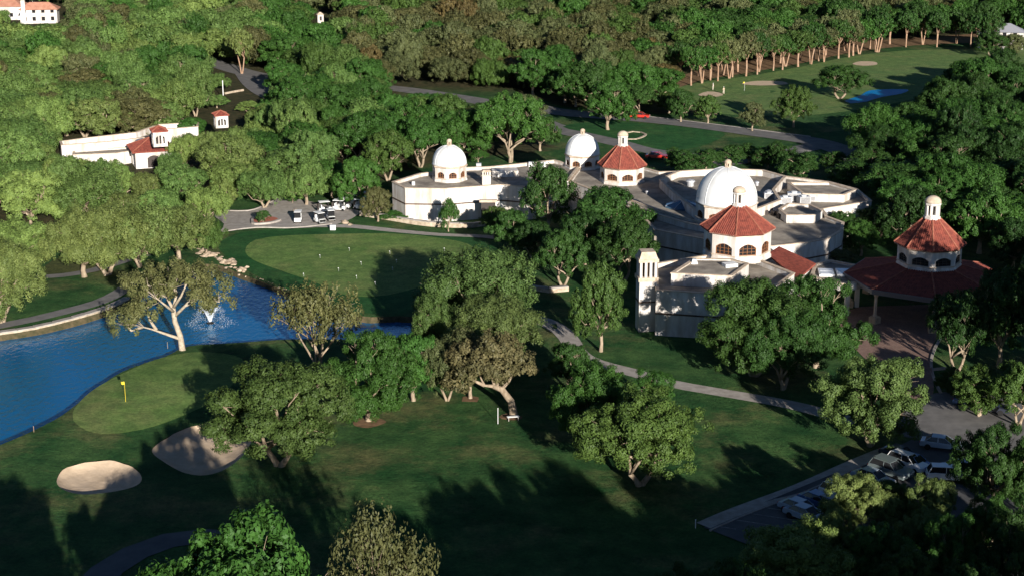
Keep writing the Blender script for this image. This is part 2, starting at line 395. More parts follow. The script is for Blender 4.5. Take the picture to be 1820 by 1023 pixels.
# distant golf hole
FW = smooth_poly(Gs([(1175, 168), (1240, 148), (1330, 136), (1430, 118), (1520, 100), (1620, 90), (1740, 88), (1860, 86), (1900, 125), (1700, 160), (1560, 190), (1440, 205), (1300, 205), (1210, 190)]), 5)
sheet('fairway', FW, grass_mat('far_fairway', (0.1, 0.18, 0.06), (0.14, 0.21, 0.07), dry=(0.23, 0.2, 0.1), dryamt=.5), 0.05, 5)
for bp in ([(1318, 150), (1345, 145), (1390, 146), (1398, 151), (1350, 153)], [(1515, 115), (1530, 110), (1555, 111), (1558, 116), (1535, 118)],
           [(1241, 170), (1258, 164), (1278, 166), (1285, 171), (1262, 174)], [(1790, 222), (1800, 210), (1850, 208), (1850, 228), (1810, 232)]):
    sheet('sand_bunker', smooth_poly(Gs(bp), 1.5), M['sand'], 0.12, 2)
sheet('far_pond', smooth_poly(Gs([(1500, 180), (1528, 171), (1550, 161), (1612, 160), (1603, 167), (1568, 173), (1540, 181), (1512, 184)]), 2), M['far_water'], 0.1, 4)
sheet('leaf_litter', smooth_poly(Gs([(1195, 160), (1240, 145), (1330, 130), (1430, 112), (1520, 93), (1620, 82), (1760, 74), (1760, 60), (1500, 78), (1350, 105), (1230, 128)]), 6), M['litter'], 0.08, 6)
sheet('dry_grass', smooth_poly(Gs([(75, 478), (110, 455), (190, 452), (215, 470), (180, 484), (100, 490)]), 2), M['rough'], 0.03, 2)

# roads, paths, paved courts
def road(name, px, w, m, dz=0.05, step=2.0):
    c = smooth_poly(Gs(px), step, closed=False); return sheet(name, ribbon(c, w), m, dz, 2.5)
def kerb(px, m=None, w=0.25, h=0.14, name='kerb', z=0.0):
    c = smooth_poly(Gs(px), 1.5, closed=False); mb = MB(); r = ribbon(c, w); k = len(c)
    L = r[:k]; Rr = r[k:][::-1]
    for i in range(k - 1):
        q = [L[i], L[i + 1], Rr[i + 1], Rr[i]]
        vs = [(x, y, hgt(x, y) - 0.1) for x, y in q] + [(x, y, hgt(x, y) + h + z) for x, y in q]
        mb.add(vs, [(4, 5, 6, 7), (0, 1, 5, 4), (2, 3, 7, 6), (3, 0, 4, 7), (1, 2, 6, 5)])
    return part(name, mb, m or M['concrete'], None, kind='structure')
road('cart_path', [(900, 548), (945, 562), (985, 578), (1010, 600), (1028, 628), (1060, 645), (1130, 664), (1190, 682), (1260, 694), (1340, 706), (1400, 716), (1460, 730), (1520, 748)], 2.7, M['concrete'])
road('cart_path', [(560, 402), (620, 404), (700, 412), (780, 418), (860, 420), (930, 430)], 2.0, M['concrete'], 0.09)
road('cart_path', [(-60, 592), (0, 578), (60, 567), (120, 553), (175, 537), (215, 518), (240, 500)], 2.4, M['asphalt'])
road('cart_path', [(60, 492), (110, 489), (165, 481), (210, 470), (260, 455)], 2.2, M['asphalt'])
road('cart_path', [(150, 1060), (190, 1012), (240, 982), (300, 962), (360, 955), (430, 960)], 3.4, M['lot'])
sheet('service_court', smooth_poly(Gs([(372, 372), (440, 374), (478, 362), (500, 352), (540, 358), (600, 372), (640, 378), (625, 392), (590, 402), (520, 406), (460, 404), (395, 414), (398, 398)]), 2), M['concrete'], 0.07, 2)
kerb([(398, 413), (455, 405), (520, 405), (590, 400)], z=0.05)
kerb([(372, 371), (440, 373), (478, 361), (500, 351)], z=0.05)
road('road', [(300, 85), (380, 112), (430, 128), (480, 138), (560, 145), (640, 152), (720, 160), (790, 170), (860, 182), (920, 198), (975, 224), (1040, 240), (1120, 258), (1200, 275), (1290, 292)], 7.0, M['asphalt'], 0.06, 4)
road('road', [(900, 180), (980, 198), (1060, 206), (1140, 213), (1240, 224), (1340, 236), (1440, 250), (1500, 270), (1560, 300), (1700, 340)], 7.5, M['asphalt'], 0.1, 4)
kerb([(1100, 203), (1140, 207), (1240, 218), (1340, 229), (1440, 242)], w=0.5)
road('road', [(1460, 258), (1400, 272), (1330, 285), (1280, 290)], 6.0, M['asphalt'], 0.08, 4)
road('road', [(440, 130), (455, 150), (480, 168), (530, 190)], 7.0, M['asphalt'], 0.12, 4)
sheet('verge', smooth_poly(Gs([(1000, 226), (1060, 216), (1150, 222), (1250, 232), (1290, 240), (1240, 262), (1180, 268), (1110, 252), (1040, 236)]), 3), M['fairway'], 0.07, 3)
kerb([(1100, 243), (1125, 236), (1148, 241), (1130, 250), (1105, 249)], M['stonewall'], 0.5, 0.25, 'planter_kerb')
COURT = Gs([(1480, 560), (1530, 545), (1700, 540), (1660, 610), (1655, 640), (1660, 690), (1655, 720), (1590, 700), (1540, 640), (1500, 600)])
sheet('forecourt', COURT, M['paving'], 0.05, 2)
kerb([(1672, 600), (1660, 622), (1655, 645), (1660, 672), (1672, 700)], M['concrete'], 0.35, 0.18)
kerb([(1658, 655), (1680, 653), (1700, 656)], M['concrete'], 0.3, 0.3)
sheet('drive', Gs([(1560, 752), (1600, 728), (1660, 700), (1720, 690), (1900, 740), (1950, 840), (1700, 800), (1640, 780), (1560, 765)]), M['asphalt'], 0.05, 2)
LOT = Gs([(1250, 938), (1575, 802), (1620, 780), (1760, 800), (1950, 850), (2000, 1010), (1500, 1100), (1330, 970)])
sheet('parking_lot', LOT, M['lot'], 0.08, 2)
LE = smooth_poly(Gs([(1250, 936), (1400, 873), (1575, 800)]), 2, closed=False)
sheet('pavement', ribbon(LE, 1.8), M['concrete'], 0.14, 2)
kerb([(1262, 944), (1410, 880), (1582, 806)], w=0.2, h=0.16)
mb = MB()
for i in range(11):
    t = i / 10.5; a = Vector(G(1275 + t * 290, 937 - t * 123)); d = Vector((0.93, -0.36)).normalized() * 4.8
    e2 = Vector((0, 0)); x0, y0 = a; rz = math.atan2(d.y, d.x)
    mb.box((x0 + d.x / 2, y0 + d.y / 2, hgt(x0, y0) + 0.095), (4.8, 0.12, 0.02), rz)
part('parking_markings', mb, mat('worn_paint', (.35, .35, .33), .9, .1, (.12, .12, .12), 2.5), None, kind='structure')

# ------------------------------------------------------------------ towers, domes and roofs
def pane_window(w, h, rise, d_out):
    """frame with glazing bars, and its pane, for a segment-arched opening of the given size, bottom centre at origin, face towards -y"""
    fr = MB(); N = 8
    arch = [(-w / 2 + w * i / N, h + rise * (1 - (2 * i / N - 1) ** 2)) for i in range(N + 1)]
    out = [(-w / 2, 0)] + arch + [(w / 2, 0)]
    t = 0.09; y0, y1 = d_out - 0.05, d_out + 0.06
    inn = [(max(-w / 2 + t, min(w / 2 - t, x * (1 - 2 * t / w))), max(t, z - t) if z > 0 else t) for x, z in out]
    k = len(out)
    vs = [(x, y0, z) for x, z in out] + [(x, y0, z) for x, z in inn] + [(x, y1, z) for x, z in inn]
    fs = [(i, (i + 1) % k, k + (i + 1) % k, k + i) for i in range(k)] + [(k + i, k + (i + 1) % k, 2 * k + (i + 1) % k, 2 * k + i) for i in range(k)]
    fr.add(vs, [f[::-1] for f in fs])
    nb = 3 if w > 1.6 else 2
    for i in range(1, nb + 1):
        x = -w / 2 + w * i / (nb + 1); top = h + rise * (1 - (2 * x / w) ** 2) - t
        fr.box((x, d_out + 0.02, top / 2 + t / 2), (0.06, 0.06, top - t))
    for z in (h * 0.45, h * 0.9): fr.box((0, d_out + 0.02, z), (w - 2 * t, 0.05, 0.05))
    pn = MB(); pn.add([(x, d_out + 0.06, z) for x, z in inn], [tuple(range(k))[::-1]])
    return fr, pn
def arch_wall(W, H, w, sill, h, rise, y, depth=0.28):
    mb = MB(); N = 8
    arch = [(-w / 2 + w * i / N, sill + h + rise * (1 - (2 * i / N - 1) ** 2)) for i in range(N + 1)]
    def q(a, b, c, d): mb.add([(p[0], y, p[1]) for p in (a, b, c, d)], [(0, 1, 2, 3)])
    q((-W / 2, 0), (W / 2, 0), (W / 2, sill), (-W / 2, sill))
    q((-W / 2, sill), (-w / 2, sill), (-w / 2, sill + h), (-W / 2, sill + h)); q((w / 2, sill), (W / 2, sill), (W / 2, sill + h), (w / 2, sill + h))
    q((-W / 2, sill + h), arch[0], (-w / 2, H), (-W / 2, H)); q(arch[-1], (W / 2, sill + h), (W / 2, H), (w / 2, H))
    for i in range(N): q(arch[i], arch[i + 1], (arch[i + 1][0], H), (arch[i][0], H))
    o = [(-w / 2, sill)] + arch + [(w / 2, sill)]
    for i in range(len(o)):
        a, b = o[i], o[(i + 1) % len(o)]
        mb.add([(a[0], y, a[1]), (b[0], y, b[1]), (b[0], y + depth, b[1]), (a[0], y + depth, a[1])], [(0, 1, 2, 3)])
    return mb
def lantern(parent, z, r, h, capm, name='lantern', wall=None):
    mb = MB(); mb.lathe([(r * 1.15, 0), (r * 1.15, h * 0.14), (r, h * 0.16), (r, h * 0.22)], 8, (0, 0, z), R_(22.5))
    L = part(name, mb, wall or M['stucco'], parent)
    mb = MB(); mb.lathe([(r * 1.0, h * 0.62), (r * 1.12, h * 0.66), (r * 1.12, h * 0.74)], 8, (0, 0, z), R_(22.5)); part('ring', mb, wall or M['stucco'], L)
    c = MB(); c.box((r * 0.88, 0, z + h * 0.42), (r * 0.28, r * 0.32, h * 0.44)); cm = c.mesh('column', wall or M['stucco'])
    for i in range(8): link('column', cm, L, rz=R_(45 * i + 22.5))
    d = MB(); d.lathe([(r * 1.15, 0)] + [(r * 1.15 * math.cos(t), r * 0.95 * math.sin(t)) for t in (0.3, 0.6, 0.9, 1.2, 1.45)], 16, (0, 0, z + h * 0.74))
    part('cap', d, capm, L, smooth=True)
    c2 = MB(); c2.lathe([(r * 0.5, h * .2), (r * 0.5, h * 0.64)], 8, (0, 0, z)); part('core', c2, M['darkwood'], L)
    return L
def facet_roof(parent, z, Re, Rt, hr, phase, tilem, n=8, ribs=0.3, thick=0.14, skip=()):
    ae, a_t = Re * math.cos(math.pi / n), Rt * math.cos(math.pi / n); he, ht = Re * math.sin(math.pi / n), Rt * math.sin(math.pi / n)
    fb = MB()
    vs = [(-he, -ae, 0), (he, -ae, 0), (ht, -a_t, hr), (-ht, -a_t, hr)]; vs += [(x, y, zz - thick) for x, y, zz in vs]
    fb.add(vs, [(0, 1, 2, 3), (7, 6, 5, 4), (0, 4, 5, 1), (2, 6, 7, 3)]); fme = fb.mesh('roof_facet', tilem)
    rb = MB(); nr = int(2 * he / ribs)
    sl = math.hypot(ae - a_t, hr)
    for i in range(nr):
        u = -he + ribs * (i + 0.5) + (2 * he - nr * ribs) / 2
        tend = min(1, (he - abs(u)) / (he - ht)) if he > ht else 1
        ns = max(1, int(sl * tend / 0.7))
        for s in range(ns):
            t0, t1 = tend * s / ns, tend * (s + 1) / ns
            p = []
            for t, lift in ((t0, 0.03), (t1, 0.0)):
                y = -ae + (ae - a_t) * t; zz = hr * t
                for du, dz in ((-ribs * 0.36, 0.005), (-ribs * 0.18, 0.075), (ribs * 0.18, 0.075), (ribs * 0.36, 0.005)):
                    p.append((u + du, y, zz + dz + lift))
            rb.add(p, [(0, 4, 5, 1)[::-1], (1, 5, 6, 2)[::-1], (2, 6, 7, 3)[::-1], (0, 1, 2, 3)])
    rme = rb.mesh('tile_rows', tilem)
    hb = MB(); hb.tube([(0, -Re, 0.08), (0, -Rt, hr + 0.08)], [0.13, 0.11], 6); hme = hb.mesh('ridge', M['ridge'])
    for i in range(n):
        if i in skip: continue
        a = phase + 2 * math.pi * i / n
        fo = link('roof_facet', fme, parent, (0, 0, z), a)
        ro = link('tile_rows', rme, fo); ro['kind'] = 'stuff'
        link('ridge', hme, parent, (0, 0, z), a + math.pi / n)
def tower(name, label, cat, cx, cyy, z0, R, dh, roof, phase, roof_h, lr, lh, eave=1.1, winfrac=0.62, group=None, frame=None, winh=None):
    t = thing(name, label, cat, (cx, cyy, z0), group=group)
    n = 8; a = R * math.cos(math.pi / n); W = 2 * R * math.sin(math.pi / n)
    w = W * winfrac; sill = dh * 0.26; h = winh or dh * 0.26; rise = dh * 0.14
    wm = arch_wall(W, dh, w, sill, h, rise, -a).mesh('drum_wall', M['stucco'])
    fr, pn = pane_window(w, h, rise, 0); fm = fr.mesh('window', frame or M['wood']); pm = pn.mesh('pane', M['glass'])
    for i in range(n):
        an = phase + i * 2 * math.pi / n
        link('drum_wall', wm, t, rz=an)
        wo_ = link('window', fm, t, (math.sin(an) * (a - 0.17), -math.cos(an) * (a - 0.17), sill), an)
        link('pane', pm, wo_)
    ph = phase - math.pi / 2 + math.pi / n
    cb = MB(); cb.lathe([(R * 1.0 - .3, 0.0), (R + 0.12, 0.0), (R + 0.12, dh * 0.1), (R + 0.02, dh * 0.14), (R - .3, dh * .14)], n, (0, 0, 0), ph, cap=False)
    part('plinth', cb, M['stucco'], t)
    co = MB(); co.lathe([(R * 0.8, dh - 0.25), (R + 0.04, dh - 0.25), (R + 0.18, dh - 0.1), (R * eave, dh - 0.02), (R * eave, dh + 0.1), (R * 0.8, dh + 0.12)], n, (0, 0, 0), ph, cap=False)
    part('cornice', co, M['stucco_trim'], t)
    si = MB(); si.lathe([(R + 0.0, sill - 0.16), (R + 0.09, sill - 0.14), (R + 0.09, sill - 0.04), (R, sill - 0.02)], n, (0, 0, 0), ph, cap=False)
    part('sill_course', si, M['stucco_trim'], t)
    if roof == 'dome':
        Rd = R * 1.0
        prof = [(Rd * 1.01, 0), (Rd * 1.01, 0.18)] + [(Rd * 0.99 * math.cos(x) ** 0.92, 0.18 + roof_h * math.sin(x)) for x in np.linspace(0.02, 1.5, 14)]
        d = MB(); d.lathe(prof, 48, (0, 0, dh + 0.1)); part('dome', d, M['dome'], t, smooth=True)
        rb = MB(); rb.tube([(Rd * 0.995 * math.cos(x) ** 0.92, 0, dh + 0.29 + roof_h * math.sin(x)) for x in np.linspace(0.02, 1.45, 12)], [0.045] * 12, 5)
        rm = rb.mesh('rib', M['dome'])
        for i in range(8): link('rib', rm, t, rz=ph + i * math.pi / 4)
        lantern(t, dh + 0.1 + roof_h - 0.02, lr, lh, M['stucco_trim'], wall=M['stucco_trim'])
    else:
        facet_roof(t, dh + 0.1, R * eave, lr * 1.15, roof_h, phase, M['tile'])
        lantern(t, dh + 0.02 + roof_h, lr, lh, M['stucco_trim'])
    return t

def flat_block(parent, px, z, par=0.6, z0=-1.0, roofm=None, band=None, wallm=None, name='wall'):
    """walls with a parapet, the flat roof inside it, its coping and a dark strip standing in for a shaded groove; px traced at the parapet's height z"""
    P = Gs(px, z)
    area = sum(P[i][0] * P[(i + 1) % len(P)][1] - P[(i + 1) % len(P)][0] * P[i][1] for i in range(len(P)))
    if area < 0: P = P[::-1]
    k = len(P); th = 0.32
    def inset(d):
        out = []
        for i in range(k):
            a, b_, c = Vector(P[i - 1]), Vector(P[i]), Vector(P[(i + 1) % k])
            d1 = (b_ - a).normalized(); d2 = (c - b_).normalized(); n1 = Vector((-d1.y, d1.x)); n2 = Vector((-d2.y, d2.x))
            m_ = (n1 + n2); m_ /= max(0.35, m_.length_squared / 2); out.append(tuple(b_ + m_ * d))
        return out
    I = inset(th)
    for i in range(k):
        j = (i + 1) % k; mb = MB()
        q = [P[i], P[j]]
        mb.add([(P[i][0], P[i][1], z0), (P[j][0], P[j][1], z0), (P[j][0], P[j][1], z), (P[i][0], P[i][1], z),
                (I[i][0], I[i][1], z0), (I[j][0], I[j][1], z0), (I[j][0], I[j][1], z), (I[i][0], I[i][1], z)],
               [(0, 1, 2, 3), (5, 4, 7, 6), (3, 2, 6, 7)])
        w = part(name, mb, wallm or M['stucco'], parent)
        if band:
            bm_ = MB(); L = (Vector(P[j]) - Vector(P[i])).length; mid = (Vector(P[i]) + Vector(P[j])) / 2; rz = math.atan2(P[j][1] - P[i][1], P[j][0] - P[i][0])
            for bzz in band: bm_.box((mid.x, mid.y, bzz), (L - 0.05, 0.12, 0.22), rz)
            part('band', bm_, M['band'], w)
    r = MB(); rp = inset(th - 0.01); r.add([(x, y, z - par) for x, y in rp], [tuple(range(k))]); part('roof', r, roofm or M['roof_flat'], parent)
    o_, i_ = inset(-0.1), inset(th + 0.08); c = MB()
    vs = [(x, y, z + 0.003) for x, y in o_] + [(x, y, z + 0.003) for x, y in i_] + [(x, y, z + 0.12) for x, y in o_] + [(x, y, z + 0.12) for x, y in i_]
    fs = []
    for i in range(k):
        j = (i + 1) % k
        fs += [(i, j, 2 * k + j, 2 * k + i), (2 * k + i, 2 * k + j, 3 * k + j, 3 * k + i), (3 * k + i, 3 * k + j, k + j, k + i), (i, k + i, k + j, j)]
    c.add(vs, fs); part('coping', c, M['stucco_trim'], parent)
    return P

# --- left wing
wing = thing('clubhouse_wing', 'long white stucco building with flat roof behind the practice green, domed tower on top', 'building')
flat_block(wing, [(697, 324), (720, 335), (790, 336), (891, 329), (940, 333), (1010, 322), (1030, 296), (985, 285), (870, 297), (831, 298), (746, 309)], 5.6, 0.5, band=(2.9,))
def box_on(parent, name, x, y, z, dims, m, rz=0, taper=1):
    X, Y = G(x, y, z); mb = MB(); mb.box((0, 0, dims[2] / 2), dims, taper=taper)
    return part(name, mb, m, parent, loc=(X, Y, z), rz=rz)
box_on(wing, 'roof_box', 897, 312, 5.15, (4.6, 3.0, 1.1), M['stucco'], 0.1)
box_on(wing, 'vent', 851, 299, 5.15, (0.9, 0.8, 0.9), M['metal'])
box_on(wing, 'vent', 735, 329, 5.15, (0.5, 0.5, 0.6), M['white'])
for x in (945, 965): box_on(wing, 'vent', x, 296, 5.15, (1.1, 1.0, 0.8), M['white'])
X, Y = G(868, 398); dw = MB(); dw.box((X, Y - 0.05, 1.9), (2.4, 0.5, 3.8)); part('doorway', dw, M['darkwood'], wing)
mb = MB(); mb.box((X, Y - 0.05, 4.0), (3.0, 0.7, 0.4)); part('lintel', mb, M['stucco_trim'], wing)
def small_tower(parent_name, label, x, y, z0, w, h, group=None):
    X, Y = G(x, y, z0); t = thing(parent_name, label, 'chimney', (X, Y, z0), 0.12)
    a = MB(); a.box((0, 0, h * 0.33), (w, w, h * 0.66)); part('shaft', a, M['stucco'], t)
    b_ = MB(); b_.box((0, 0, h * 0.67), (w * 1.15, w * 1.15, h * 0.05)); b_.box((0, 0, h * 0.9), (w * 1.15, w * 1.15, h * 0.04)); part('moulding', b_, M['stucco_trim'], t)
    c = MB(); c.box((0, 0, h * 0.785), (w * 0.14, w * 0.14, h * 0.19)); cm = c.mesh('post', M['stucco'])
    k = 4
    for i in range(k):
        for j in range(k):
            if i in (0, k - 1) or j in (0, k - 1): link('post', cm, t, ((i / (k - 1) - .5) * w * .84, (j / (k - 1) - .5) * w * .84, 0))
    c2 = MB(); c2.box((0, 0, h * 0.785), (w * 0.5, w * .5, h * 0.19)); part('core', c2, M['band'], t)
    d = MB(); d.box((0, 0, h * 0.96), (w * 1.05, w * 1.05, h * 0.08), taper=0.75); part('cap', d, M['stucco_trim'], t)
    return t
small_tower('chimney', 'small square white chimney on the left wing roof beside the dome', 864, 328, 5.15, 1.45, 2.6)
def on_roof(x, yfront, z, R): X, Y = G(x, yfront, z); return X, Y + R
X, Y = on_roof(798, 325.5, 5.1, 3.0)
tower('dome_tower', 'white domed octagonal tower on the left wing, farthest left of the domes', 'dome', X, Y, 5.1, 3.02, 2.7, 'dome', R_(14), 3.1, 0.4, 1.3, eave=1.06, winfrac=0.6)
# --- main clubhouse
club = thing('clubhouse', 'sprawling white clubhouse with stepped flat roofs around the largest dome', 'building')
flat_block(club, [(1012, 322), (1032, 330), (1066, 343), (1112, 366), (1146, 391), (1163, 409), (1190, 414), (1262, 428), (1375, 438), (1440, 431), (1472, 425), (1497, 410),
                  (1500, 396), (1470, 385), (1462, 372), (1549, 358), (1524, 337), (1475, 324), (1398, 314), (1300, 303), (1172, 306), (1120, 292), (1031, 297)], 5.4, 0.35, band=(3.0,))
flat_block(club, [(1172, 319), (1205, 305), (1287, 300), (1357, 303), (1397, 314), (1376, 338), (1388, 356), (1330, 378), (1236, 374), (1196, 342)], 6.5, 1.0, z0=4.9)
flat_block(club, [(1400, 325), (1475, 325), (1521, 338), (1500, 347), (1427, 345)], 6.3, 0.35, z0=4.9)
flat_block(club, [(1384, 372), (1398, 383), (1450, 383), (1462, 374), (1440, 364), (1400, 362)], 6.3, 0.4, z0=4.9)
flat_block(club, [(1120, 355), (1160, 369), (1225, 390), (1262, 398), (1262, 405), (1220, 397), (1155, 378), (1116, 362)], 5.9, 0.2, z0=4.9)
# roof plant
def hvac(x, y, z, s, rz=0.0):
    o = box_on(club, 'air_conditioner', x, y, z, (2.2 * s, 1.5 * s, 1.3 * s), M['metal'], rz)
    f_ = MB(); f_.lathe([(0.45 * s, 1.3 * s), (0.5 * s, 1.5 * s), (0.35 * s, 1.5 * s)], 12); part('fan_housing', f_, M['white'], o)
    g_ = MB()
    for i in range(5): g_.box((0, -0.77 * s, 0.25 * s + i * 0.2 * s), (1.8 * s, 0.04, 0.06))
    part('louvre', g_, M['darkwood'], o)
hvac(1395, 362, 5.1, 0.9, 0.2); hvac(1411, 356, 5.1, 1.0, -.1); hvac(1428, 361, 5.1, 0.9, 0.3); hvac(1441, 357, 5.1, 0.7); hvac(1366, 352, 5.6, 0.7)
def vent(par, x, y, z, r, h):
    X, Y = G(x, y, z); v_ = MB(); v_.lathe([(r * .8, 0), (r * .8, h * .6), (r * 1.1, h * .65), (r * 1.0, h * .85), (r * .3, h)], 12); part('vent', v_, M['metal'], par, loc=(X, Y, z))
vent(club, 1227, 331, 5.5, 0.75, 1.2); vent(club, 1366, 350, 5.5, .6, 1.2); vent(club, 1150, 345, 5.05, 0.3, 0.6); vent(club, 1345, 330, 5.5, 0.4, .8)
for x, y in ((1352, 376), (1360, 381), (1368, 377), (1375, 383), (1385, 388)): box_on(club, 'vent', x, y, 5.05, (0.6, 0.8, 0.7), M['darkwood'], 0.4)
X, Y = G(1214, 368, 5.05); s_ = MB(); s_.lathe([(3.0, 0), (3.0, 0.25), (0.15, 1.25)], 8, phase=0.2); part('skylight', s_, M['blue_sky_light'], club, loc=(X, Y, 5.05))
s_ = MB()
for i in range(8): s_.tube([(3.02 * math.cos(0.2 + i * math.pi / 4), 3.02 * math.sin(0.2 + i * math.pi / 4), 0.27), (0.1, 0, 1.3)], [0.05, 0.05], 4)
part('glazing_bar', s_, M['metal'], club, loc=(X, Y, 5.05))
# big dome
X, Y = G(1290, 392, 5.5); 
tower('dome_tower', 'largest white dome on an octagonal drum amid the main clubhouse roofs', 'dome', X, Y, 5.4, 4.75, 3.1, 'dome', R_(16), 5.3, 0.5, 1.2, eave=1.04)
X, Y = on_roof(1036, 304, 5.0, 3.0)
tower('dome_tower', 'white domed tower right beside the middle red tiled tower, lantern shadow on its dome', 'dome', X, Y, 5.0, 3.1, 2.5, 'dome', R_(20), 3.4, 0.4, 1.1, eave=1.07)
X, Y = on_roof(1108, 331, 5.05, 3.9)
tower('tile_roof_tower', 'red tiled octagonal tower with white lantern, next to a white dome', 'tower', X, Y, 5.05, 3.85, 2.9, 'tile', R_(12), 3.3, 0.85, 2.6, eave=1.12, winfrac=0.68)
# front block
front = thing('front_block', 'white stucco front wing with stepped flat roofs and dappled wall by the lawn', 'building')
flat_block(front, [(1166, 516), (1275, 523), (1385, 506), (1412, 486), (1346, 460), (1262, 453), (1164, 469)], 6.2, 0.7, band=(3.1,))
flat_block(front, [(1193, 486), (1301, 491), (1331, 469), (1300, 461), (1234, 460)], 7.2, 0.12, z0=5.4)
box_on(front, 'vent', 1234, 468, 7.1, (0.9, 0.9, 0.6), M['white'], taper=0.6)
box_on(front, 'hatch', 1297, 473, 7.1, (1.8, 1.4, 0.45), M['white'], 0.3)
X, Y = on_roof(1317, 465, 6.3, 4.5)
tower('tile_roof_tower', 'largest red tiled octagonal tower rising in front of the biggest white dome', 'tower', X, Y, 6.0, 4.75, 4.1, 'tile', R_(12), 3.05, 0.85, 2.9, eave=1.12, winfrac=0.7)
ct = small_tower('bell_tower', 'slender square white tower with openings at its top, at the front lawn corner', 1147, 588, -0.3, 2.35, 11.2); ct['category'] = 'tower'
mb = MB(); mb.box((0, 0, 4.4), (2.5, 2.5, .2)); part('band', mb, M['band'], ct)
# link block with shed tile roof
lk = thing('link_block', 'low connecting building with a red tiled shed roof behind the front trees', 'building')
LP = Gs([(1364, 461), (1384, 452), (1450, 469), (1418, 491)], 5.0)
mb = MB(); mb.prism(LP[::-1], -1, 4.6); part('wall', mb, M['stucco'], lk)
a, b_, c, d = LP; mb = MB(); mb.add([(d[0] , d[1] , 4.55), (c[0], c[1], 5.0), (b_[0], b_[1], 6.1), (a[0], a[1], 5.7), (d[0], d[1], 4.4), (c[0], c[1], 4.85), (b_[0], b_[1], 5.95), (a[0], a[1], 5.55)],
    [(0, 1, 2, 3), (7, 6, 5, 4), (0, 4, 5, 1), (1, 5, 6, 2), (2, 6, 7, 3), (3, 7, 4, 0)]); part('roof', mb, M['tile'], lk)
rr = MB()
for i in range(26):
    t = (i + .5) / 26
    p0 = Vector((d[0], d[1], 4.6)).lerp(Vector((c[0], c[1], 5.05)), t); p1 = Vector((a[0], a[1], 5.75)).lerp(Vector((b_[0], b_[1], 6.15)), t); rr.tube([p0, p1], [0.1, 0.1], 5)
part('tile_rows', rr, M['tile'], lk, kind='stuff')
flat_block(lk, [(1448, 470), (1475, 463), (1560, 478), (1555, 494), (1524, 502), (1497, 505), (1440, 492)], 4.6, 0.2, z0=3.6)
X, Y = G(1484, 485, 4.5)
for i in (-1, 1):
    mb = MB(); mb.box((0, 0, 0.15), (2.1, 3.4, 0.3)); s1 = part('skylight', mb, M['white'], lk, loc=(X + i * 1.25, Y, 4.42), rz=-0.1)
    mb = MB()
    for j in (-1, 1): mb.box((0, j * 0.8, 0.31), (1.7, 1.35, 0.03))
    part('pane', mb, M['light'], s1)
for x, y in ((1504, 560), (1522, 545)):
    X, Y = G(x, y); mb = MB(); mb.box((X, Y, 1.8), (0.6, 0.6, 3.6)); part('pier', mb, M['stucco'], lk)
for i, (x, y, r) in enumerate([(655, 747, 1.9), (836, 711, 1.3), (906, 744, 1.3)]):
    X, Y = G(x, y); rg_ = random.Random(i)
    sheet('mulch_ring', smooth_poly([(X + r * rg_.uniform(.7, 1.15) * math.cos(a * .785), Y + r * rg_.uniform(.7, 1.15) * math.sin(a * .785)) for a in range(8)], .5), M['litter'], 0.03, 1.2)
# porte cochere
PCX, PCY = on_roof(1664, 484, 6.6, 4.25)
pc = thing('porte_cochere', 'open entrance canopy with a wide dark red tiled skirt roof on columns', 'canopy', (PCX, PCY, 0))
Rs = 11.4; ph3 = R_(14)
facet_roof(pc, 4.9, Rs, 4.3, 1.75, ph3, M['tile'], ribs=0.34)
ph8 = ph3 - math.pi / 2 + math.pi / 8
mb = MB(); mb.lathe([(Rs - .5, 4.25), (Rs + .02, 4.25), (Rs + .02, 4.72), (Rs + .2, 4.74), (Rs + .2, 4.93), (Rs - .5, 4.93)], 8, phase=ph8, cap=False); part('fascia', mb, mat('fascia_paint', (0.16, 0.15, 0.15), .6), pc)
mb = MB(); mb.lathe([(Rs - .5, 4.4), (4.0, 5.2)], 8, phase=ph8, cap=False); part('soffit', mb, M['darkwood'], pc)
for i in range(8):
    a = ph8 + i * math.pi / 4; x, y = (Rs - 0.9) * math.cos(a), (Rs - 0.9) * math.sin(a)
    mb = MB(); mb.box((0, 0, 0.45), (1.15, 1.15, 0.9)); mb.box((0, 0, 0.97), (0.9, 0.9, 0.14)); base = part('pedestal', mb, M['stone'], pc, loc=(x, y, 0), rz=a)
    mb = MB(); mb.lathe([(0.3, 1.04), (0.3, 1.2), (0.23, 1.3), (0.2, 3.7), (0.3, 3.85), (0.34, 4.2)], 12); part('column', mb, M['stucco_trim'], base, smooth=False)
tower('tile_roof_tower', 'red tiled octagonal tower with white lantern above the entrance canopy, farthest right', 'tower', PCX, PCY, 6.5, 4.35, 3.0, 'tile', ph3, 3.5, 1.0, 3.2, eave=1.12, winfrac=0.7, frame=M['darkwood'])
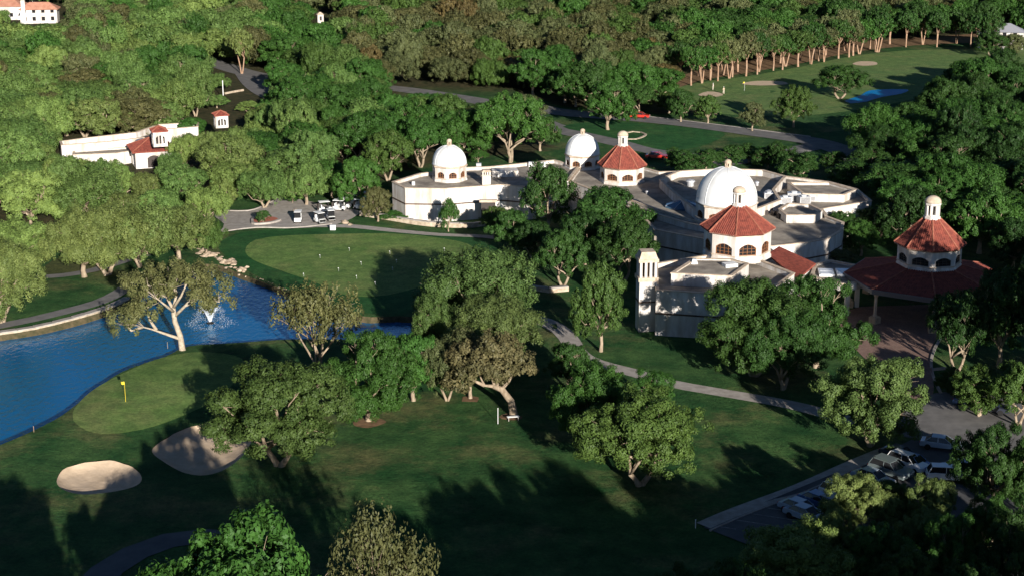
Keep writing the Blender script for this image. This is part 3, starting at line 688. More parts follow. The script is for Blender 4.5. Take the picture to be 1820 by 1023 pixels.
# low terrace walls
def lowwall(label, px, h, w, m, name='terrace_wall', cap=True):
    t = thing(name, label, 'wall')
    c = smooth_poly(Gs(px), 2.0, closed=False); k = len(c); r = ribbon(c, w); L = r[:k]; Rr = r[k:][::-1]; mb = MB()
    for i in range(k - 1):
        q = [L[i], L[i + 1], Rr[i + 1], Rr[i]]; vs = [(x, y, -1.9) for x, y in q] + [(x, y, hgt(x, y) + h) for x, y in q]
        mb.add(vs, [(4, 5, 6, 7), (0, 1, 5, 4), (2, 3, 7, 6)] + ([(3, 0, 4, 7)] if i == 0 else []) + ([(1, 2, 6, 5)] if i == k - 2 else []))
    part('wall_body', mb, m, t)
    if cap:
        r = ribbon(c, w + 0.25); L = r[:k]; Rr = r[k:][::-1]
        stones = []
        for i in range(k - 1):
            q = [Vector(L[i]).lerp(Vector(L[i + 1]), 0.02), Vector(L[i]).lerp(Vector(L[i + 1]), .98), Vector(Rr[i]).lerp(Vector(Rr[i + 1]), .98), Vector(Rr[i]).lerp(Vector(Rr[i + 1]), .02)]
            cb = MB(); z = hgt(*c[i]) + h
            cb.add([(x, y, z + 0.003) for x, y in q] + [(x, y, z + 0.13 + 0.02 * (i % 2)) for x, y in q], [(4, 5, 6, 7), (0, 1, 5, 4), (2, 3, 7, 6), (3, 0, 4, 7), (1, 2, 6, 5)])
            part('coping_stone', cb, M['concrete'], t)
    return t
lowwall('low tan terrace wall below the left end of the white wing', [(640, 386), (690, 393), (760, 402), (840, 403), (862, 400)], 0.7, 0.4, M['stonewall'])
lowwall('curved tan stone retaining wall along the far left pond shore', [(-150, 615), (-60, 602), (0, 592), (60, 583), (130, 567), (190, 548), (226, 531)], 0.25, 0.7, M['stonewall'], 'retaining_wall')
lowwall('low pale wall beside the dark trees behind the clubhouse lawn', [(940, 516), (975, 520), (1010, 517)], 0.6, 0.5, M['stonewall'])

# --- distant left compound
lb = thing('white_walled_building', 'long low white walled building among trees, beside red roofed turrets', 'building')
flat_block(lb, [(109, 259), (190, 253), (268, 244), (276, 232), (352, 226), (352, 218), (280, 222), (240, 236), (150, 246), (106, 252)], 3.6, 1.2, z0=-.5)
flat_block(lb, [(130, 276), (205, 273), (240, 268), (240, 262), (130, 268)], 2.2, 0.2)
mb = MB(); X, Y = G(253, 260, 3); mb.lathe([(1.6, 0), (1.8, 1.2), (1.2, 1.9), (.2, 2.2)], 12); part('tank', mb, mat('grey_tank', (.18, .19, .24), .6), lb, loc=(X, Y, 2.4))
def turret(label, x, ybase, z, w, h, group=None, n=4, rz=0.35):
    X, Y = G(x, ybase, z); t = thing('turret', label, 'turret', (X, Y, z), rz)
    wm = arch_wall(w, h, w * 0.62 if n == 4 else w * .5, h * 0.2, h * 0.4, h * 0.14, -w / 2, 0.25).mesh('turret_wall', M['stucco'])
    mull = MB(); mull.box((0, 0, h * .45), (w * 0.08, w * 0.1, h * 0.6)); mm = mull.mesh('column', M['stucco'])
    for i in range(4):
        a = i * math.pi / 2
        wl = link('turret_wall', wm, t, rz=a)
        for s in (-.11, .11): link('column', mm, wl, (s * w, -w / 2 + 0.1, 0))
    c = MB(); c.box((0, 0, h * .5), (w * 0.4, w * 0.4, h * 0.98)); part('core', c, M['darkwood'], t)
    facet_roof(t, h, w * 0.82, 0.08, w * 0.3, 0, M['tile'], n=4, ribs=.3)
    return t
turret('small white arched turret with red pyramid roof above the lower red roof', 284, 259, 5.0, 2.7, 3.0)
turret('small white arched turret with red pyramid roof standing alone among treetops', 393, 226, 5.0, 2.6, 2.6)
X, Y = G(262, 300, 0); pv = thing('pavilion', 'small white pavilion with a wide red hipped roof under the turret', 'pavilion', (X, Y + 4, 0), 0.35)
wm = arch_wall(7.0, 3.4, 2.4, 0.1, 1.9, .5, -3.5, .3).mesh('pavilion_wall', M['stucco'])
for i in range(4): link('pavilion_wall', wm, pv, rz=i * math.pi / 2)
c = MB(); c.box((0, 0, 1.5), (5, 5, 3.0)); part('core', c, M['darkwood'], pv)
facet_roof(pv, 3.4, 5.9, 0.2, 2.0, 0, M['tile'], n=4, ribs=.35)
# houses at the far top left
def house(label, x, y, w, d, h, rz, roofm, rh=2.2):
    X, Y = G(x, y); t = thing('house', label, 'house', (X, Y, 0), rz)
    m_ = MB(); m_.box((0, 0, h / 2), (w, d, h)); part('wall', m_, M['stucco'], t)
    r = MB(); e_ = 0.6; r.add([(-w / 2 - e_, -d / 2 - e_, h), (w / 2 + e_, -d / 2 - e_, h), (w / 2 + e_, d / 2 + e_, h), (-w / 2 - e_, d / 2 + e_, h), (-w / 2 + d * .4, 0, h + rh), (w / 2 - d * .4, 0, h + rh)],
          [(0, 1, 5, 4), (1, 2, 5), (2, 3, 4, 5), (3, 0, 4), (3, 2, 1, 0)]); part('roof', r, roofm, t)
    wd = MB(); wd.box((0, -d / 2 - .01, 0), (1.1, 0.1, 1.3)); wme = wd.mesh('window', M['glass'])
    for i in range(int(w // 3)):
        for z in ([1.6, 4.2] if h > 4.5 else [1.7]): link('window', wme, t, (-w / 2 + 1.5 + i * 3, 0, z))
    return t
peach = mat('peach_tile', (0.6, 0.3, 0.2), 0.8, 0.2, (0.45, 0.2, 0.13), 0.8)
hs = house('large white house with peach tiled roof and a tall white chimney among far trees', 72, 40, 12, 7, 4.6, 0.15, peach)
mb = MB(); mb.box((-4.8, -3.4, 3.9), (1.3, 1.3, 7.8)); part('chimney', mb, M['stucco'], hs)
house('peach roofed house at the top left picture corner behind treetops', 10, 33, 14, 9, 4.5, 0.0, peach)
house('peach roofed house farthest back above the big white house', 30, 6, 16, 9, 4.5, 0.0, peach)
X, Y = G(570, 66); t = thing('bell_turret', 'tiny white turret poking above the far dark woods', 'turret', (X, Y, 0), .3)
mb = MB(); mb.box((0, 0, 3.5), (1.9, 1.9, 7)); part('shaft', mb, M['stucco'], t)
mb = MB(); mb.box((0, -0.97, 5.9), (0.7, 0.1, 1.3)); mb.box((-.97, 0, 5.9), (0.1, .7, 1.3)); part('opening', mb, M['darkwood'], t)
mb = MB(); mb.box((0, 0, 7.4), (2.3, 2.3, .8), taper=.2); part('roof', mb, M['stucco_trim'], t)
house('pale bluish white house behind trees at the far end of the distant fairway', 1775, 84, 13, 9, 5.0, -0.2, mat('grey_roof', (.3, .3, .33), .8))
house('small grey roofed house half hidden in woods above the tan trunked tree row', 1305, 62, 13, 9, 4.5, 0.2, mat('shingle_roof', (.25, .22, .22), .8))

# ------------------------------------------------------------------ trees: trunk with limbs, crown of leaf sprays
def crown_mesh(name, seed, n_leaf, leaf, style='oak', lobes=None, matl=None, sparse=0.0):
    rg = np.random.default_rng(seed)
    if lobes is None:
        lobes = []
        nl = {'low': 14, 'oak': 13, 'spray': 15, 'tall': 11, 'round': 12, 'airy': 15}[style]
        nl += 6
        cz, rz, rx, ulo = {'low': (4.8, 3.9, 4.8, -.75), 'oak': (5.0, 3.7, 4.7, -.6), 'spray': (5.0, 3.7, 4.7, -.6), 'tall': (6.6, 2.8, 4.4, -.3), 'round': (5.0, 3.8, 4.5, -.85), 'airy': (6.8, 2.2, 5.2, -.25)}[style]
        for i in range(nl):
            th = 2 * math.pi * (i * 0.618 + rg.uniform(-.1, .1)); u = rg.uniform(ulo, 1.0) if i > 2 else rg.uniform(.6, 1)
            c = math.sqrt(max(0, 1 - max(u, 0) ** 2)) * (1 - .25 * max(-u, 0)) * rg.uniform(.6, 1.06); s = rg.uniform(1.6, 2.7)
            lobes.append((rx * c * math.cos(th), rx * c * math.sin(th), cz + rz * u * rg.uniform(.75, 1.05), s, s * rg.uniform(.6, .85)))
        lobes.append((0, 0, cz, rx * .68, rz * .85))
    lb = np.array(lobes); wgt = lb[:, 3] ** 2; wgt /= wgt.sum()
    ns = int(len(lb) * (20 if style != 'airy' else 14))
    li = rg.choice(len(lb), ns, p=wgt)
    d = rg.normal(size=(ns, 3)); d[:, 2] = np.abs(d[:, 2]) * rg.choice([1, 1, 1, -.5], ns); d /= np.linalg.norm(d, axis=1)[:, None]
    rr = rg.uniform(.72, 1.08, ns)[:, None]
    sc = lb[li, :3] + d * np.stack([lb[li, 3], lb[li, 3], lb[li, 4]], 1) * rr
    srad = rg.uniform(0.38, 0.85, ns); svar = rg.normal(0, 0.17, ns)
    ci = rg.choice(ns, n_leaf, p=(srad ** 2) / (srad ** 2).sum())
    g = rg.normal(size=(n_leaf, 3)); gl = np.linalg.norm(g, axis=1)[:, None]; g /= gl
    rad = rg.uniform(0.45, 1.0, n_leaf)[:, None] * srad[ci][:, None]
    zst = 1.5 if style in ('spray', 'airy') else 0.9
    P = sc[ci] + g * rad * np.array([1, 1, zst])
    nrm = g * 0.75 + d[ci] * 0.55 + rg.normal(0, .38, (n_leaf, 3)) + np.array([0, 0, .12]); nrm /= np.linalg.norm(nrm, axis=1)[:, None]
    a = np.cross(nrm, rg.normal(size=(n_leaf, 3))); a /= np.linalg.norm(a, axis=1)[:, None]; b = np.cross(nrm, a)
    sz = leaf * rg.uniform(.65, 1.3, n_leaf)[:, None]
    fold = nrm * sz * 0.22
    vs = np.stack([P - a * sz, P - b * sz * .55 + fold, P + a * sz, P + b * sz * .55 + fold], 1).reshape(-1, 3)
    me = bpy.data.meshes.new(name); nv = len(vs)
    me.vertices.add(nv); me.vertices.foreach_set('co', vs.astype(np.float32).ravel())
    me.loops.add(nv); me.loops.foreach_set('vertex_index', np.arange(nv, dtype=np.int32))
    me.polygons.add(n_leaf); me.polygons.foreach_set('loop_start', np.arange(0, nv, 4, dtype=np.int32))
    try: me.polygons.foreach_set('loop_total', np.full(n_leaf, 4, np.int32))
    except Exception: pass
    lv = np.clip(0.42 + svar[ci] + rg.normal(0, .2, n_leaf), 0, 1)
    at = me.attributes.new('leafvar', 'FLOAT', 'POINT'); at.data.foreach_set('value', np.repeat(lv, 4).astype(np.float32))
    me.materials.append(matl or M['leaf']); me.update(); me.validate()
    return me, lobes
def trunk_mesh(name, seed, lobes, r0=0.38, lean=(0, 0), split=2.6, stems=1, m=None, twig=True):
    rg = random.Random(seed); mb = MB()
    L = [Vector(l[:3]) for l in lobes]
    nlimb = max(3, min(6, len(L) // 3))
    for s in range(stems):
        a0 = 2 * math.pi * s / stems + rg.random(); off = Vector((math.cos(a0), math.sin(a0), 0)) * (0.25 if stems > 1 else 0)
        rs = r0 * (0.72 if stems > 1 else 1)
        top = Vector((lean[0], lean[1], split)) + off * 5
        p1 = off + (top - off) * 0.5 + Vector((rg.uniform(-.15, .15), rg.uniform(-.15, .15), 0))
        mb.tube([off + Vector((0, 0, -.5)), off + Vector((0, 0, .15)), p1, top], [rs * 1.45, rs * 1.12, rs * .92, rs * .85], 8)
        mine = [l for i, l in enumerate(L[:-1] if len(L) > 4 else L) if i % stems == s]
        mine.sort(key=lambda q: math.atan2(q.y, q.x))
        groups = [mine[i::nlimb] for i in range(nlimb)] if False else [mine[i:i + 3] for i in range(0, len(mine), 3)]
        for gq in groups:
            c = sum(gq, Vector()) / len(gq); j = top.lerp(c, 0.5) + Vector((rg.uniform(-.4, .4), rg.uniform(-.4, .4), -0.35)); 
            mid = top.lerp(j, .5) + Vector((rg.uniform(-.25, .25), rg.uniform(-.25, .25), .15))
            mb.tube([top - (top - off) * .04, mid, j], [rs * .62, rs * .5, rs * .38], 6)
            for q in gq:
                e_ = j.lerp(q, 0.6) + Vector((rg.uniform(-.35, .35), rg.uniform(-.35, .35), rg.uniform(-.1, .3)))
                mb.tube([j, e_, q], [rs * .36, rs * .24, rs * .1], 5)
                if twig:
                    for _ in range(4):
                        t = q + Vector((rg.uniform(-1.6, 1.6), rg.uniform(-1.6, 1.6), rg.uniform(-.3, 1.1)))
                        mb.tube([e_.lerp(q, rg.uniform(.2, .9)), t], [rs * .13, rs * .03], 4, cap=False)
    me = mb.mesh(name, m or M['bark'], True); return me

VAR = {}
def variants(key, n, n_leaf, leaf, style, stems=1, split=1.9, seed=0, bark=None):
    VAR[key] = []
    for i in range(n):
        cm, lb = crown_mesh('crown', seed + i * 7 + 1, n_leaf, leaf, style)
        VAR[key].append((cm, trunk_mesh('trunk', seed + i, lb, stems=stems if i % 2 == 0 else 1, split=split, m=bark)))
variants('near_oak', 3, 66000, 0.118, 'low', stems=2, split=1.5, seed=10)
variants('near_spray', 3, 60000, 0.122, 'spray', stems=2, seed=40)
variants('mid_oak', 4, 30000, 0.17, 'oak', stems=2, seed=70)
variants('mid_spray', 3, 30000, 0.17, 'spray', stems=2, seed=100)
variants('mid_round', 2, 18000, 0.18, 'round', seed=130)
variants('far_oak', 4, 11500, 0.26, 'oak', seed=160)
variants('far_spray', 3, 11500, 0.26, 'spray', seed=190)
variants('far_round', 2, 11500, 0.26, 'round', seed=210)
variants('brown', 2, 9000, 0.15, 'spray', stems=3, seed=230)
variants('airy', 2, 9000, 0.19, 'airy', stems=2, seed=260)
variants('bright', 1, 38000, 0.17, 'oak', seed=290)
variants('fairway', 3, 6000, 0.3, 'tall', stems=2, split=4.0, seed=310, bark=M['bark_tan'])
TINT = dict(olive=(.145, .18, .075), yellow=(.17, .225, .085), green=(.052, .12, .032), mid=(.075, .125, .04), dark=(.042, .09, .028), deep=(.03, .068, .022),
            brown=(.105, .1, .055), rust=(.14, .1, .055), bright=(.052, .135, .035), grey=(.12, .13, .075), far=(.12, .185, .07), lime=(.22, .25, .05))
TINT = {k_: (t_[0] * .92, t_[1] * 1.02, t_[2] * .74) for k_, t_ in TINT.items()}
rnd = random.Random(5)
def put_tree(X, Y, w, h, key, tint, label, group=None, name='live_oak', vi=None, rz=None, jitter=0.12, ly=None):
    cm, tm = VAR[key][vi if vi is not None else rnd.randrange(len(VAR[key]))]
    t = thing(name, label, 'tree', (X, Y, hgt(X, Y)), rnd.uniform(0, 6.28) if rz is None else rz, group, (w / 13.4, (ly or w) / 13.4, h / 10.4))
    link('trunk', tm, t); c = link('crown', cm, t)
    k = rnd.uniform(1 - jitter, 1 + jitter); tt = TINT[tint] if isinstance(tint, str) else (tint[0] * .93, tint[1] * 1.08, tint[2] * .78)
    c.color = (tt[0] * k * rnd.uniform(.94, 1.06), tt[1] * k, tt[2] * k, 1)
    return t
MAN = []
def T(x, yb, wpx, ytop, key, tint, label, group=None, **kw):
    X, Y = G(x, yb); s = SCL(Y, 6); w = wpx / s; lo, hi = 0.5, 40.0
    for _ in range(24):
        h = (lo + hi) / 2
        if PX(X, Y, h)[1] > ytop: lo = h
        else: hi = h
    MAN.append((X, Y, w)); return put_tree(X, Y, w, h, key, tint, label, group, **kw)

# trees one can single out (base pixel, crown width, top pixel)
T(3, 572, 190, 425, 'near_spray', 'olive', 'pale olive oak at the left picture edge on the far pond bank, thin straight trunk', vi=0)
T(150, 492, 170, 372, 'near_spray', 'olive', 'slanting multi-trunk olive oak beside the grey path beyond the pond', vi=1)
T(192, 490, 190, 362, 'near_spray', 'olive', 'broad olive oak with three pale trunks next to the pond path', vi=2)
T(250, 478, 160, 366, 'mid_spray', 'olive', 'olive oak leaning over the shaded end of the pond path', vi=0)
T(318, 462, 150, 368, 'mid_spray', 'olive', 'olive oak above the rocky cascade at the pond head', vi=1)
T(366, 450, 80, 385, 'mid_spray', 'mid', 'small green tree between the rocks and the service court')
T(35, 478, 150, 388, 'mid_spray', 'yellow', 'yellowish oak behind the left edge pond oak')
# pond tree, lobes of its own
pl = [(-4.2, 0, 9.0, 2.9, 1.5), (-1.5, 1.5, 10.2, 2.8, 1.4), (1.6, -1, 10.0, 2.9, 1.4), (4.4, .5, 8.6, 2.7, 1.4), (0, -2.5, 9.6, 2.4, 1.2), (2.5, 3, 9.4, 2.5, 1.3), (-2.5, -2.6, 8.2, 2.3, 1.2), (5.6, -1.6, 7.0, 1.9, 1.0),
      (-5.2, -1, 4.9, 2.6, 1.3), (-7.4, 0.4, 4.2, 2.2, 1.2), (-4.4, 1.2, 6.0, 2.2, 1.1), (-6.6, -1.6, 3.0, 1.8, .9), (-3.4, 2.5, 7.6, 2.2, 1.2), (3.5, -3, 8.0, 1.9, 1.0)]
cm, _ = crown_mesh('crown', 900, 17000, 0.16, 'airy', lobes=pl)
mb = MB()
mb.tube([(0.3, 0, -.6), (0.15, 0, .2), (0, 0, 2.0), (-.6, 0, 4.0), (-.7, 0, 5.8)], [.55, .42, .36, .33, .3], 9)
for e_ in [((0, 0, 1.6), (-2.0, -.2, 2.4), (-3.6, 0, 2.9), (-6.2, 0, 3.6)), ((-3.0, 0, 2.8), (-4.0, .6, 4.1), (-4.4, 1, 5.6)), ((-.6, 0, 4.6), (1.0, -.3, 6.2), (2.6, -.4, 8.0), (4.2, .2, 8.6)), ((-.7, 0, 5.6), (-1.6, .4, 7.2), (-3.8, 0, 8.7)),
           ((-.7, 0, 5.6), (-.2, .4, 7.6), (-1.3, 1.3, 9.8)), ((-.7, 0, 5.7), (.6, -.8, 7.6), (1.6, -1, 9.6)), ((1.0, -.3, 6.2), (3.0, 1.8, 7.2), (2.6, 3, 9)), ((-.6, 0, 5.2), (-1.4, -1.5, 6.6), (-2.4, -2.5, 8)), ((2.2, -.4, 7.5), (4.2, -1.2, 7.2), (5.6, -1.6, 7.0)),
           ((-.2, .4, 7.4), (0, -1.6, 8.4), (0, -2.5, 9.4)), ((-4.8, 0, 3.2), (-6, -1, 3.0), (-7.4, .3, 4.0)), ((-1.6, .4, 7.2), (-3, 1.8, 7.2), (-3.4, 2.5, 7.6))]:
    k = len(e_); mb.tube(e_, [.24 - .19 * i / (k - 1) for i in range(k)], 6)
    rq = random.Random(int(e_[0][2] * 100) + k)
    for _ in range(7):
        q = Vector(e_[-1]); mb.tube([Vector(e_[-2]).lerp(q, rq.uniform(.3, 1)), q + Vector((rq.uniform(-2, 2), rq.uniform(-1.6, 1.6), rq.uniform(0, 1.3)))], [.06, .015], 4, cap=False)
X, Y = G(322, 624); t = thing('live_oak', 'wide flat topped oak with pale trunk and low left bough over the pond', 'tree', (X, Y, hgt(X, Y) - .1)); MAN.append((X, Y, 15))
link('trunk', mb.mesh('trunk', mat('pale_bark', (.5, .43, .33), .95, .1, (.3, .24, .17), 3, bump=.04), True), t); c = link('crown', cm, t); c.color = (.13, .14, .055, 1)
T(497, 824, 282, 630, 'near_oak', (.075, .11, .04), 'round dark olive oak beside the shaded sand bunker', vi=0)
T(655, 745, 190, 578, 'near_oak', 'green', 'green oak with pale forked trunk on the open lawn', vi=1)
T(735, 712, 140, 590, 'mid_oak', 'green', 'low green oak crown between the forked oak and the leaning oak')
T(565, 674, 165, 506, 'airy', (.15, .13, .07), 'sparse brownish oak at the pond edge with water showing through', vi=0, name='elm_tree')
# leaning trunks
lb2 = [(-2.6, 0, 6.4, 2.3, 1.5), (-4.8, .5, 5.2, 2.0, 1.2), (-.8, 1, 7.6, 2.4, 1.6), (-3.4, 1.6, 7.8, 2.2, 1.5), (0.8, .2, 6.2, 2.1, 1.4), (-6.4, 0, 4.2, 1.6, .9), (-1.6, -1.6, 6.0, 2.0, 1.2), (1.4, 1.5, 5.0, 1.6, 1), (-5.2, 2, 6.6, 1.9, 1.2), (-2, 0, 8.8, 1.8, 1.2)]
cm, _ = crown_mesh('crown', 910, 15000, 0.17, 'oak', lobes=lb2)
mb = MB(); mb.tube([(.4, 0, -.5), (.3, 0, .3), (0, 0, 1.8), (-1.0, 0, 3.2), (-2.0, 0, 3.6)], [.62, .5, .42, .36, .3], 9)
for e_ in [((-1.9, 0, 3.6), (-3, 0, 3.7), (-3.6, 0, 5)), ((-3, 0, 3.7), (-4.2, .2, 4.2), (-5, .4, 5.2)), ((-1.6, 0, 3.5), (-1.5, 0, 4.8), (-1.8, .4, 6.2)), ((-1.0, 0, 3.3), (-.2, .2, 4.2), (.6, .3, 5.8)), ((-1.8, 0, 3.6), (-2.3, .7, 5), (-3.2, 1.4, 7)), ((-1.5, 0, 4.8), (-.8, .6, 6), (-.8, 1, 7.4))]:
    mb.tube(e_, [.24, .16, .06], 6)
X, Y = G(908, 742); t = thing('live_oak', 'grey brown oak with a thick leaning trunk forking low, beside the white post', 'tree', (X, Y, hgt(X, Y))); MAN.append((X, Y, 10))
link('trunk', mb.mesh('trunk', M['bark'], True), t); c = link('crown', cm, t); c.color = (.135, .125, .06, 1)
T(795, 713, 110, 600, 'mid_spray', 'grey', 'grey green oak with short slanting trunk left of the leaning oak', vi=0)
T(836, 709, 120, 585, 'mid_spray', 'grey', 'grey green oak with straight pale trunk behind the leaning oak', vi=1)
T(848, 594, 250, 436, 'near_spray', (.095, .135, .055), 'largest olive oak crown overlooking the practice green shadow', vi=2, rz=1.0)
T(775, 640, 120, 520, 'near_spray', (.09, .13, .05), 'olive oak below the big crown, next to the narrow pond inlet', vi=1)
T(880, 655, 190, 522, 'near_spray', (.1, .125, .055), 'olive brown oak between the biggest olive crown and the path', vi=0)
T(830, 675, 120, 560, 'mid_spray', 'olive', 'small olive crown tucked under larger oaks in the central cluster')
T(975, 415, 120, 286, 'mid_round', 'dark', 'dense dark oak against the right end of the left wing', name='evergreen_oak')
T(1078, 445, 175, 332, 'mid_oak', 'dark', 'wide dark oak in the courtyard between wings', name='evergreen_oak')
T(1110, 498, 130, 385, 'mid_oak', 'dark', 'dark oak just behind the slender white bell tower', name='evergreen_oak')
T(1000, 510, 120, 408, 'mid_oak', 'dark', 'dark leafy oak above the low pale wall', name='evergreen_oak')
T(908, 452, 100, 372, 'mid_oak', 'dark', 'dark bushy tree at the corner of the practice green', name='evergreen_oak')
T(1040, 470, 110, 375, 'mid_oak', 'deep', 'deep shaded oak in the middle of the courtyard grove', name='evergreen_oak')
T(950, 470, 90, 395, 'mid_oak', 'deep', 'shaded oak left of the courtyard grove', name='evergreen_oak')
T(880, 425, 60, 365, 'mid_oak', 'mid', 'small tree beside the dark doorway of the left wing')
T(797, 411, 41, 349, 'mid_round', 'green', 'small round clipped tree before the white wall of the left wing', name='clipped_tree', vi=0)
T(672, 396, 66, 333, 'mid_oak', 'brown', 'small brownish tree at the left end of the left wing')
T(1068, 624, 115, 462, 'mid_oak', 'mid', 'oak with thin curving trunks inside the bend of the path', vi=1)
T(1048, 800, 165, 640, 'near_oak', 'green', 'dark lobe crowned oak behind the large olive oak in shade', vi=2)
T(1150, 760, 130, 652, 'near_oak', 'green', 'green oak hiding part of the path near its middle', vi=1)
T(1138, 864, 255, 686, 'near_oak', (.085, .125, .04), 'large olive lit oak amid the darkest lawn shadow', vi=2)
T(1010, 690, 100, 605, 'mid_oak', 'dark', 'dark bushy oak left of the path beneath its first bend')
put_tree(-19.3, 107.5, 16.2, 17.6, 'bright', 'bright', 'bright green big leaved tree at the bottom picture edge', name='broadleaf_tree', vi=0); MAN.append((-19.3, 107.5, 15))
put_tree(-10.2, 114, 9.8, 16.3, 'brown', 'brown', 'bare looking brown twiggy tree at the bottom edge beside the bright green one', name='elm_tree', vi=0)
put_tree(-13.4, 110, 7.5, 12.5, 'brown', 'brown', 'brown twiggy tree partly behind the bright green crown at the bottom edge', name='elm_tree', vi=1)
T(1340, 668, 235, 482, 'near_oak', (.05, .095, .03), 'large dark oak hiding the middle of the front wing wall', vi=0, rz=2)
T(1450, 655, 190, 480, 'near_oak', (.048, .1, .03), 'dark green oak before the link roof and skylight', vi=1)
T(1392, 690, 175, 535, 'near_oak', 'dark', 'lower dark crown joining the two oaks before the front wing', vi=2)
T(1275, 628, 55, 575, 'near_oak', 'dark', 'lower dark oak crown touching the dappled white wall', vi=2)
T(1548, 790, 215, 618, 'near_oak', (.095, .135, .055), 'olive oak with dark forked trunk beside the drive', vi=0)
T(1700, 660, 130, 510, 'mid_oak', 'deep', 'dark oak close to the right front of the entrance canopy')
T(1775, 650, 150, 470, 'mid_oak', 'deep', 'dark oak at the right of the entrance canopy')
T(1830, 640, 130, 440, 'mid_oak', 'dark', 'dark oak on the right picture edge beyond the canopy')
T(1740, 742, 130, 652, 'mid_oak', 'mid', 'grey green low oak right of the drive')
T(1810, 760, 130, 645, 'mid_oak', 'mid', 'grey green oak right of the drive at the picture edge')
T(1765, 905, 170, 742, 'near_oak', 'dark', 'dark green oak at the right overhanging the white parked car', vi=1)
T(1835, 930, 150, 760, 'near_oak', 'dark', 'dark oak at right edge below the drive', vi=0)
for i, (x, yb, w, yt, tint, lab) in enumerate([
    (1525, 960, 155, 836, 'olive', 'brownish olive oak crown at the middle of the parking lot edge'), (1640, 965, 140, 842, 'olive', 'brownish olive oak crown just below the white parked car'),
    (1420, 1080, 240, 925, 'yellow', 'olive yellow oak at the bottom edge over the near end of the lot'), (1560, 1070, 150, 925, 'green', 'green oak in the lower middle of the lot trees'),
    (1690, 1060, 150, 905, 'green', 'green oak low in the right corner trees'), (1800, 1080, 170, 900, 'dark', 'dark oak in the bottom right corner'),
    (1300, 1150, 170, 985, 'dark', 'dark crown at the bottom edge left of the olive yellow oak'), (1200, 1150, 140, 1000, 'dark', 'dark crown barely rising over the bottom edge'),
    (1600, 1120, 160, 980, 'mid', 'dull green crown at the bottom edge right of centre lot trees'), (1730, 1140, 160, 1000, 'dark', 'dark crown at the bottom edge near the right corner'),
    (1585, 925, 100, 850, 'mid', 'small shaded tree squeezed between two olive brown lot crowns')]):
    T(x, yb, w, yt, 'near_oak', tint, lab, vi=i % 3)
T(430, 132, 58, 54, 'fairway', 'olive', 'lone olive tree with a visible trunk beside the far left road', vi=0)
T(510, 128, 120, 60, 'mid_oak', 'green', 'broad fresh green oak right of the far left road')
T(605, 12, 30, -12, 'far_round', 'lime', 'small yellow green tree at the top edge of the woods', name='elm_tree')
for i, (x, yb, w, yt, tint, lab) in enumerate([
    (1410, 226, 78, 150, 'mid', 'forked pale trunk oak on the roadside lawn under the far fairway'), (1337, 232, 56, 178, 'grey', 'small thin crowned tree by the road beneath the far bunker'),
    (1258, 220, 56, 168, 'mid', 'small roadside oak below the far left fairway bunker'), (1210, 218, 60, 158, 'dark', 'dark roadside oak at the start of the far road verge'),
    (1492, 176, 115, 115, 'dark', 'dark rounded tree between the far fairway and the blue pond'), (1080, 232, 110, 140, 'green', 'tall green oak on the verge behind the right white dome'),
    (1130, 205, 90, 150, 'dark', 'dark oak across the road from the verge'), (1180, 165, 90, 112, 'rust', 'rusty brown oak left of the tan trunked row')]):
    T(x, yb, w, yt, 'mid_oak', tint, lab)
gtr = 'tan trunked oaks lining the distant fairway'
rr = random.Random(3)
for i in range(34):
    t = i / 33; x = 1215 + 360 * t + rr.uniform(-11, 11); yb = 152 - 62 * t + rr.uniform(-2, 3) - (9 if i % 3 == 0 else 0)
    T(x, yb, rr.uniform(44, 70), yb - rr.uniform(56, 78), 'fairway', rr.choice(['dark', 'green', 'grey', 'mid']), 'oak with a bare tan trunk in the row along the distant fairway', gtr, jitter=.2)
for i, (x, yb) in enumerate([(1610, 84), (1640, 80), (1665, 84), (1700, 78), (1725, 84), (1740, 86), (1762, 88)]):
    T(x, yb, 55, yb - 62, 'fairway', 'dark', 'dark crowned oak with pale trunk near the end of the distant fairway', 'oaks at the far end of the fairway')
# the dark mass at the right
def mass_label(x, yb, tint):
    w_ = {'dark': 'dark green', 'deep': 'deep green', 'green': 'fresher green'}[tint]
    z_ = ('below the far fairway pond' if yb < 262 else ('at the right picture edge' if x > 1765 else ('behind the lantern of the entrance tower' if x > 1595 and yb > 330 else ('past the right ends of the stepped roofs' if yb > 300 else 'in the upper part of the right hand mass')))) 
    return '%s oak crowded among others %s' % (w_, z_)
for (x, yb, w, yt) in [(1560, 262, 95, 195), (1615, 255, 105, 182), (1680, 235, 120, 140), (1740, 200, 110, 100), (1800, 210, 100, 120), (1640, 320, 120, 235), (1720, 320, 130, 215), (1790, 330, 120, 220),
                       (1590, 345, 110, 280), (1680, 395, 130, 300), (1770, 420, 140, 330), (1560, 425, 100, 365), (1490, 438, 80, 375), (1620, 420, 110, 350), (1830, 300, 90, 210), (1800, 480, 110, 385), (1530, 455, 90, 392),
                       (1690, 190, 70, 120), (1650, 225, 80, 160), (1780, 160, 90, 85), (1700, 300, 110, 180), (1830, 400, 120, 300), (1570, 330, 60, 275)]:
    tn_ = rr.choice(['dark', 'deep', 'dark', 'deep', 'green']); lb_ = mass_label(x, yb, tn_); T(x, yb, w, yt, 'mid_oak', tn_, lb_, lb_.replace(' oak ', ' oaks '))
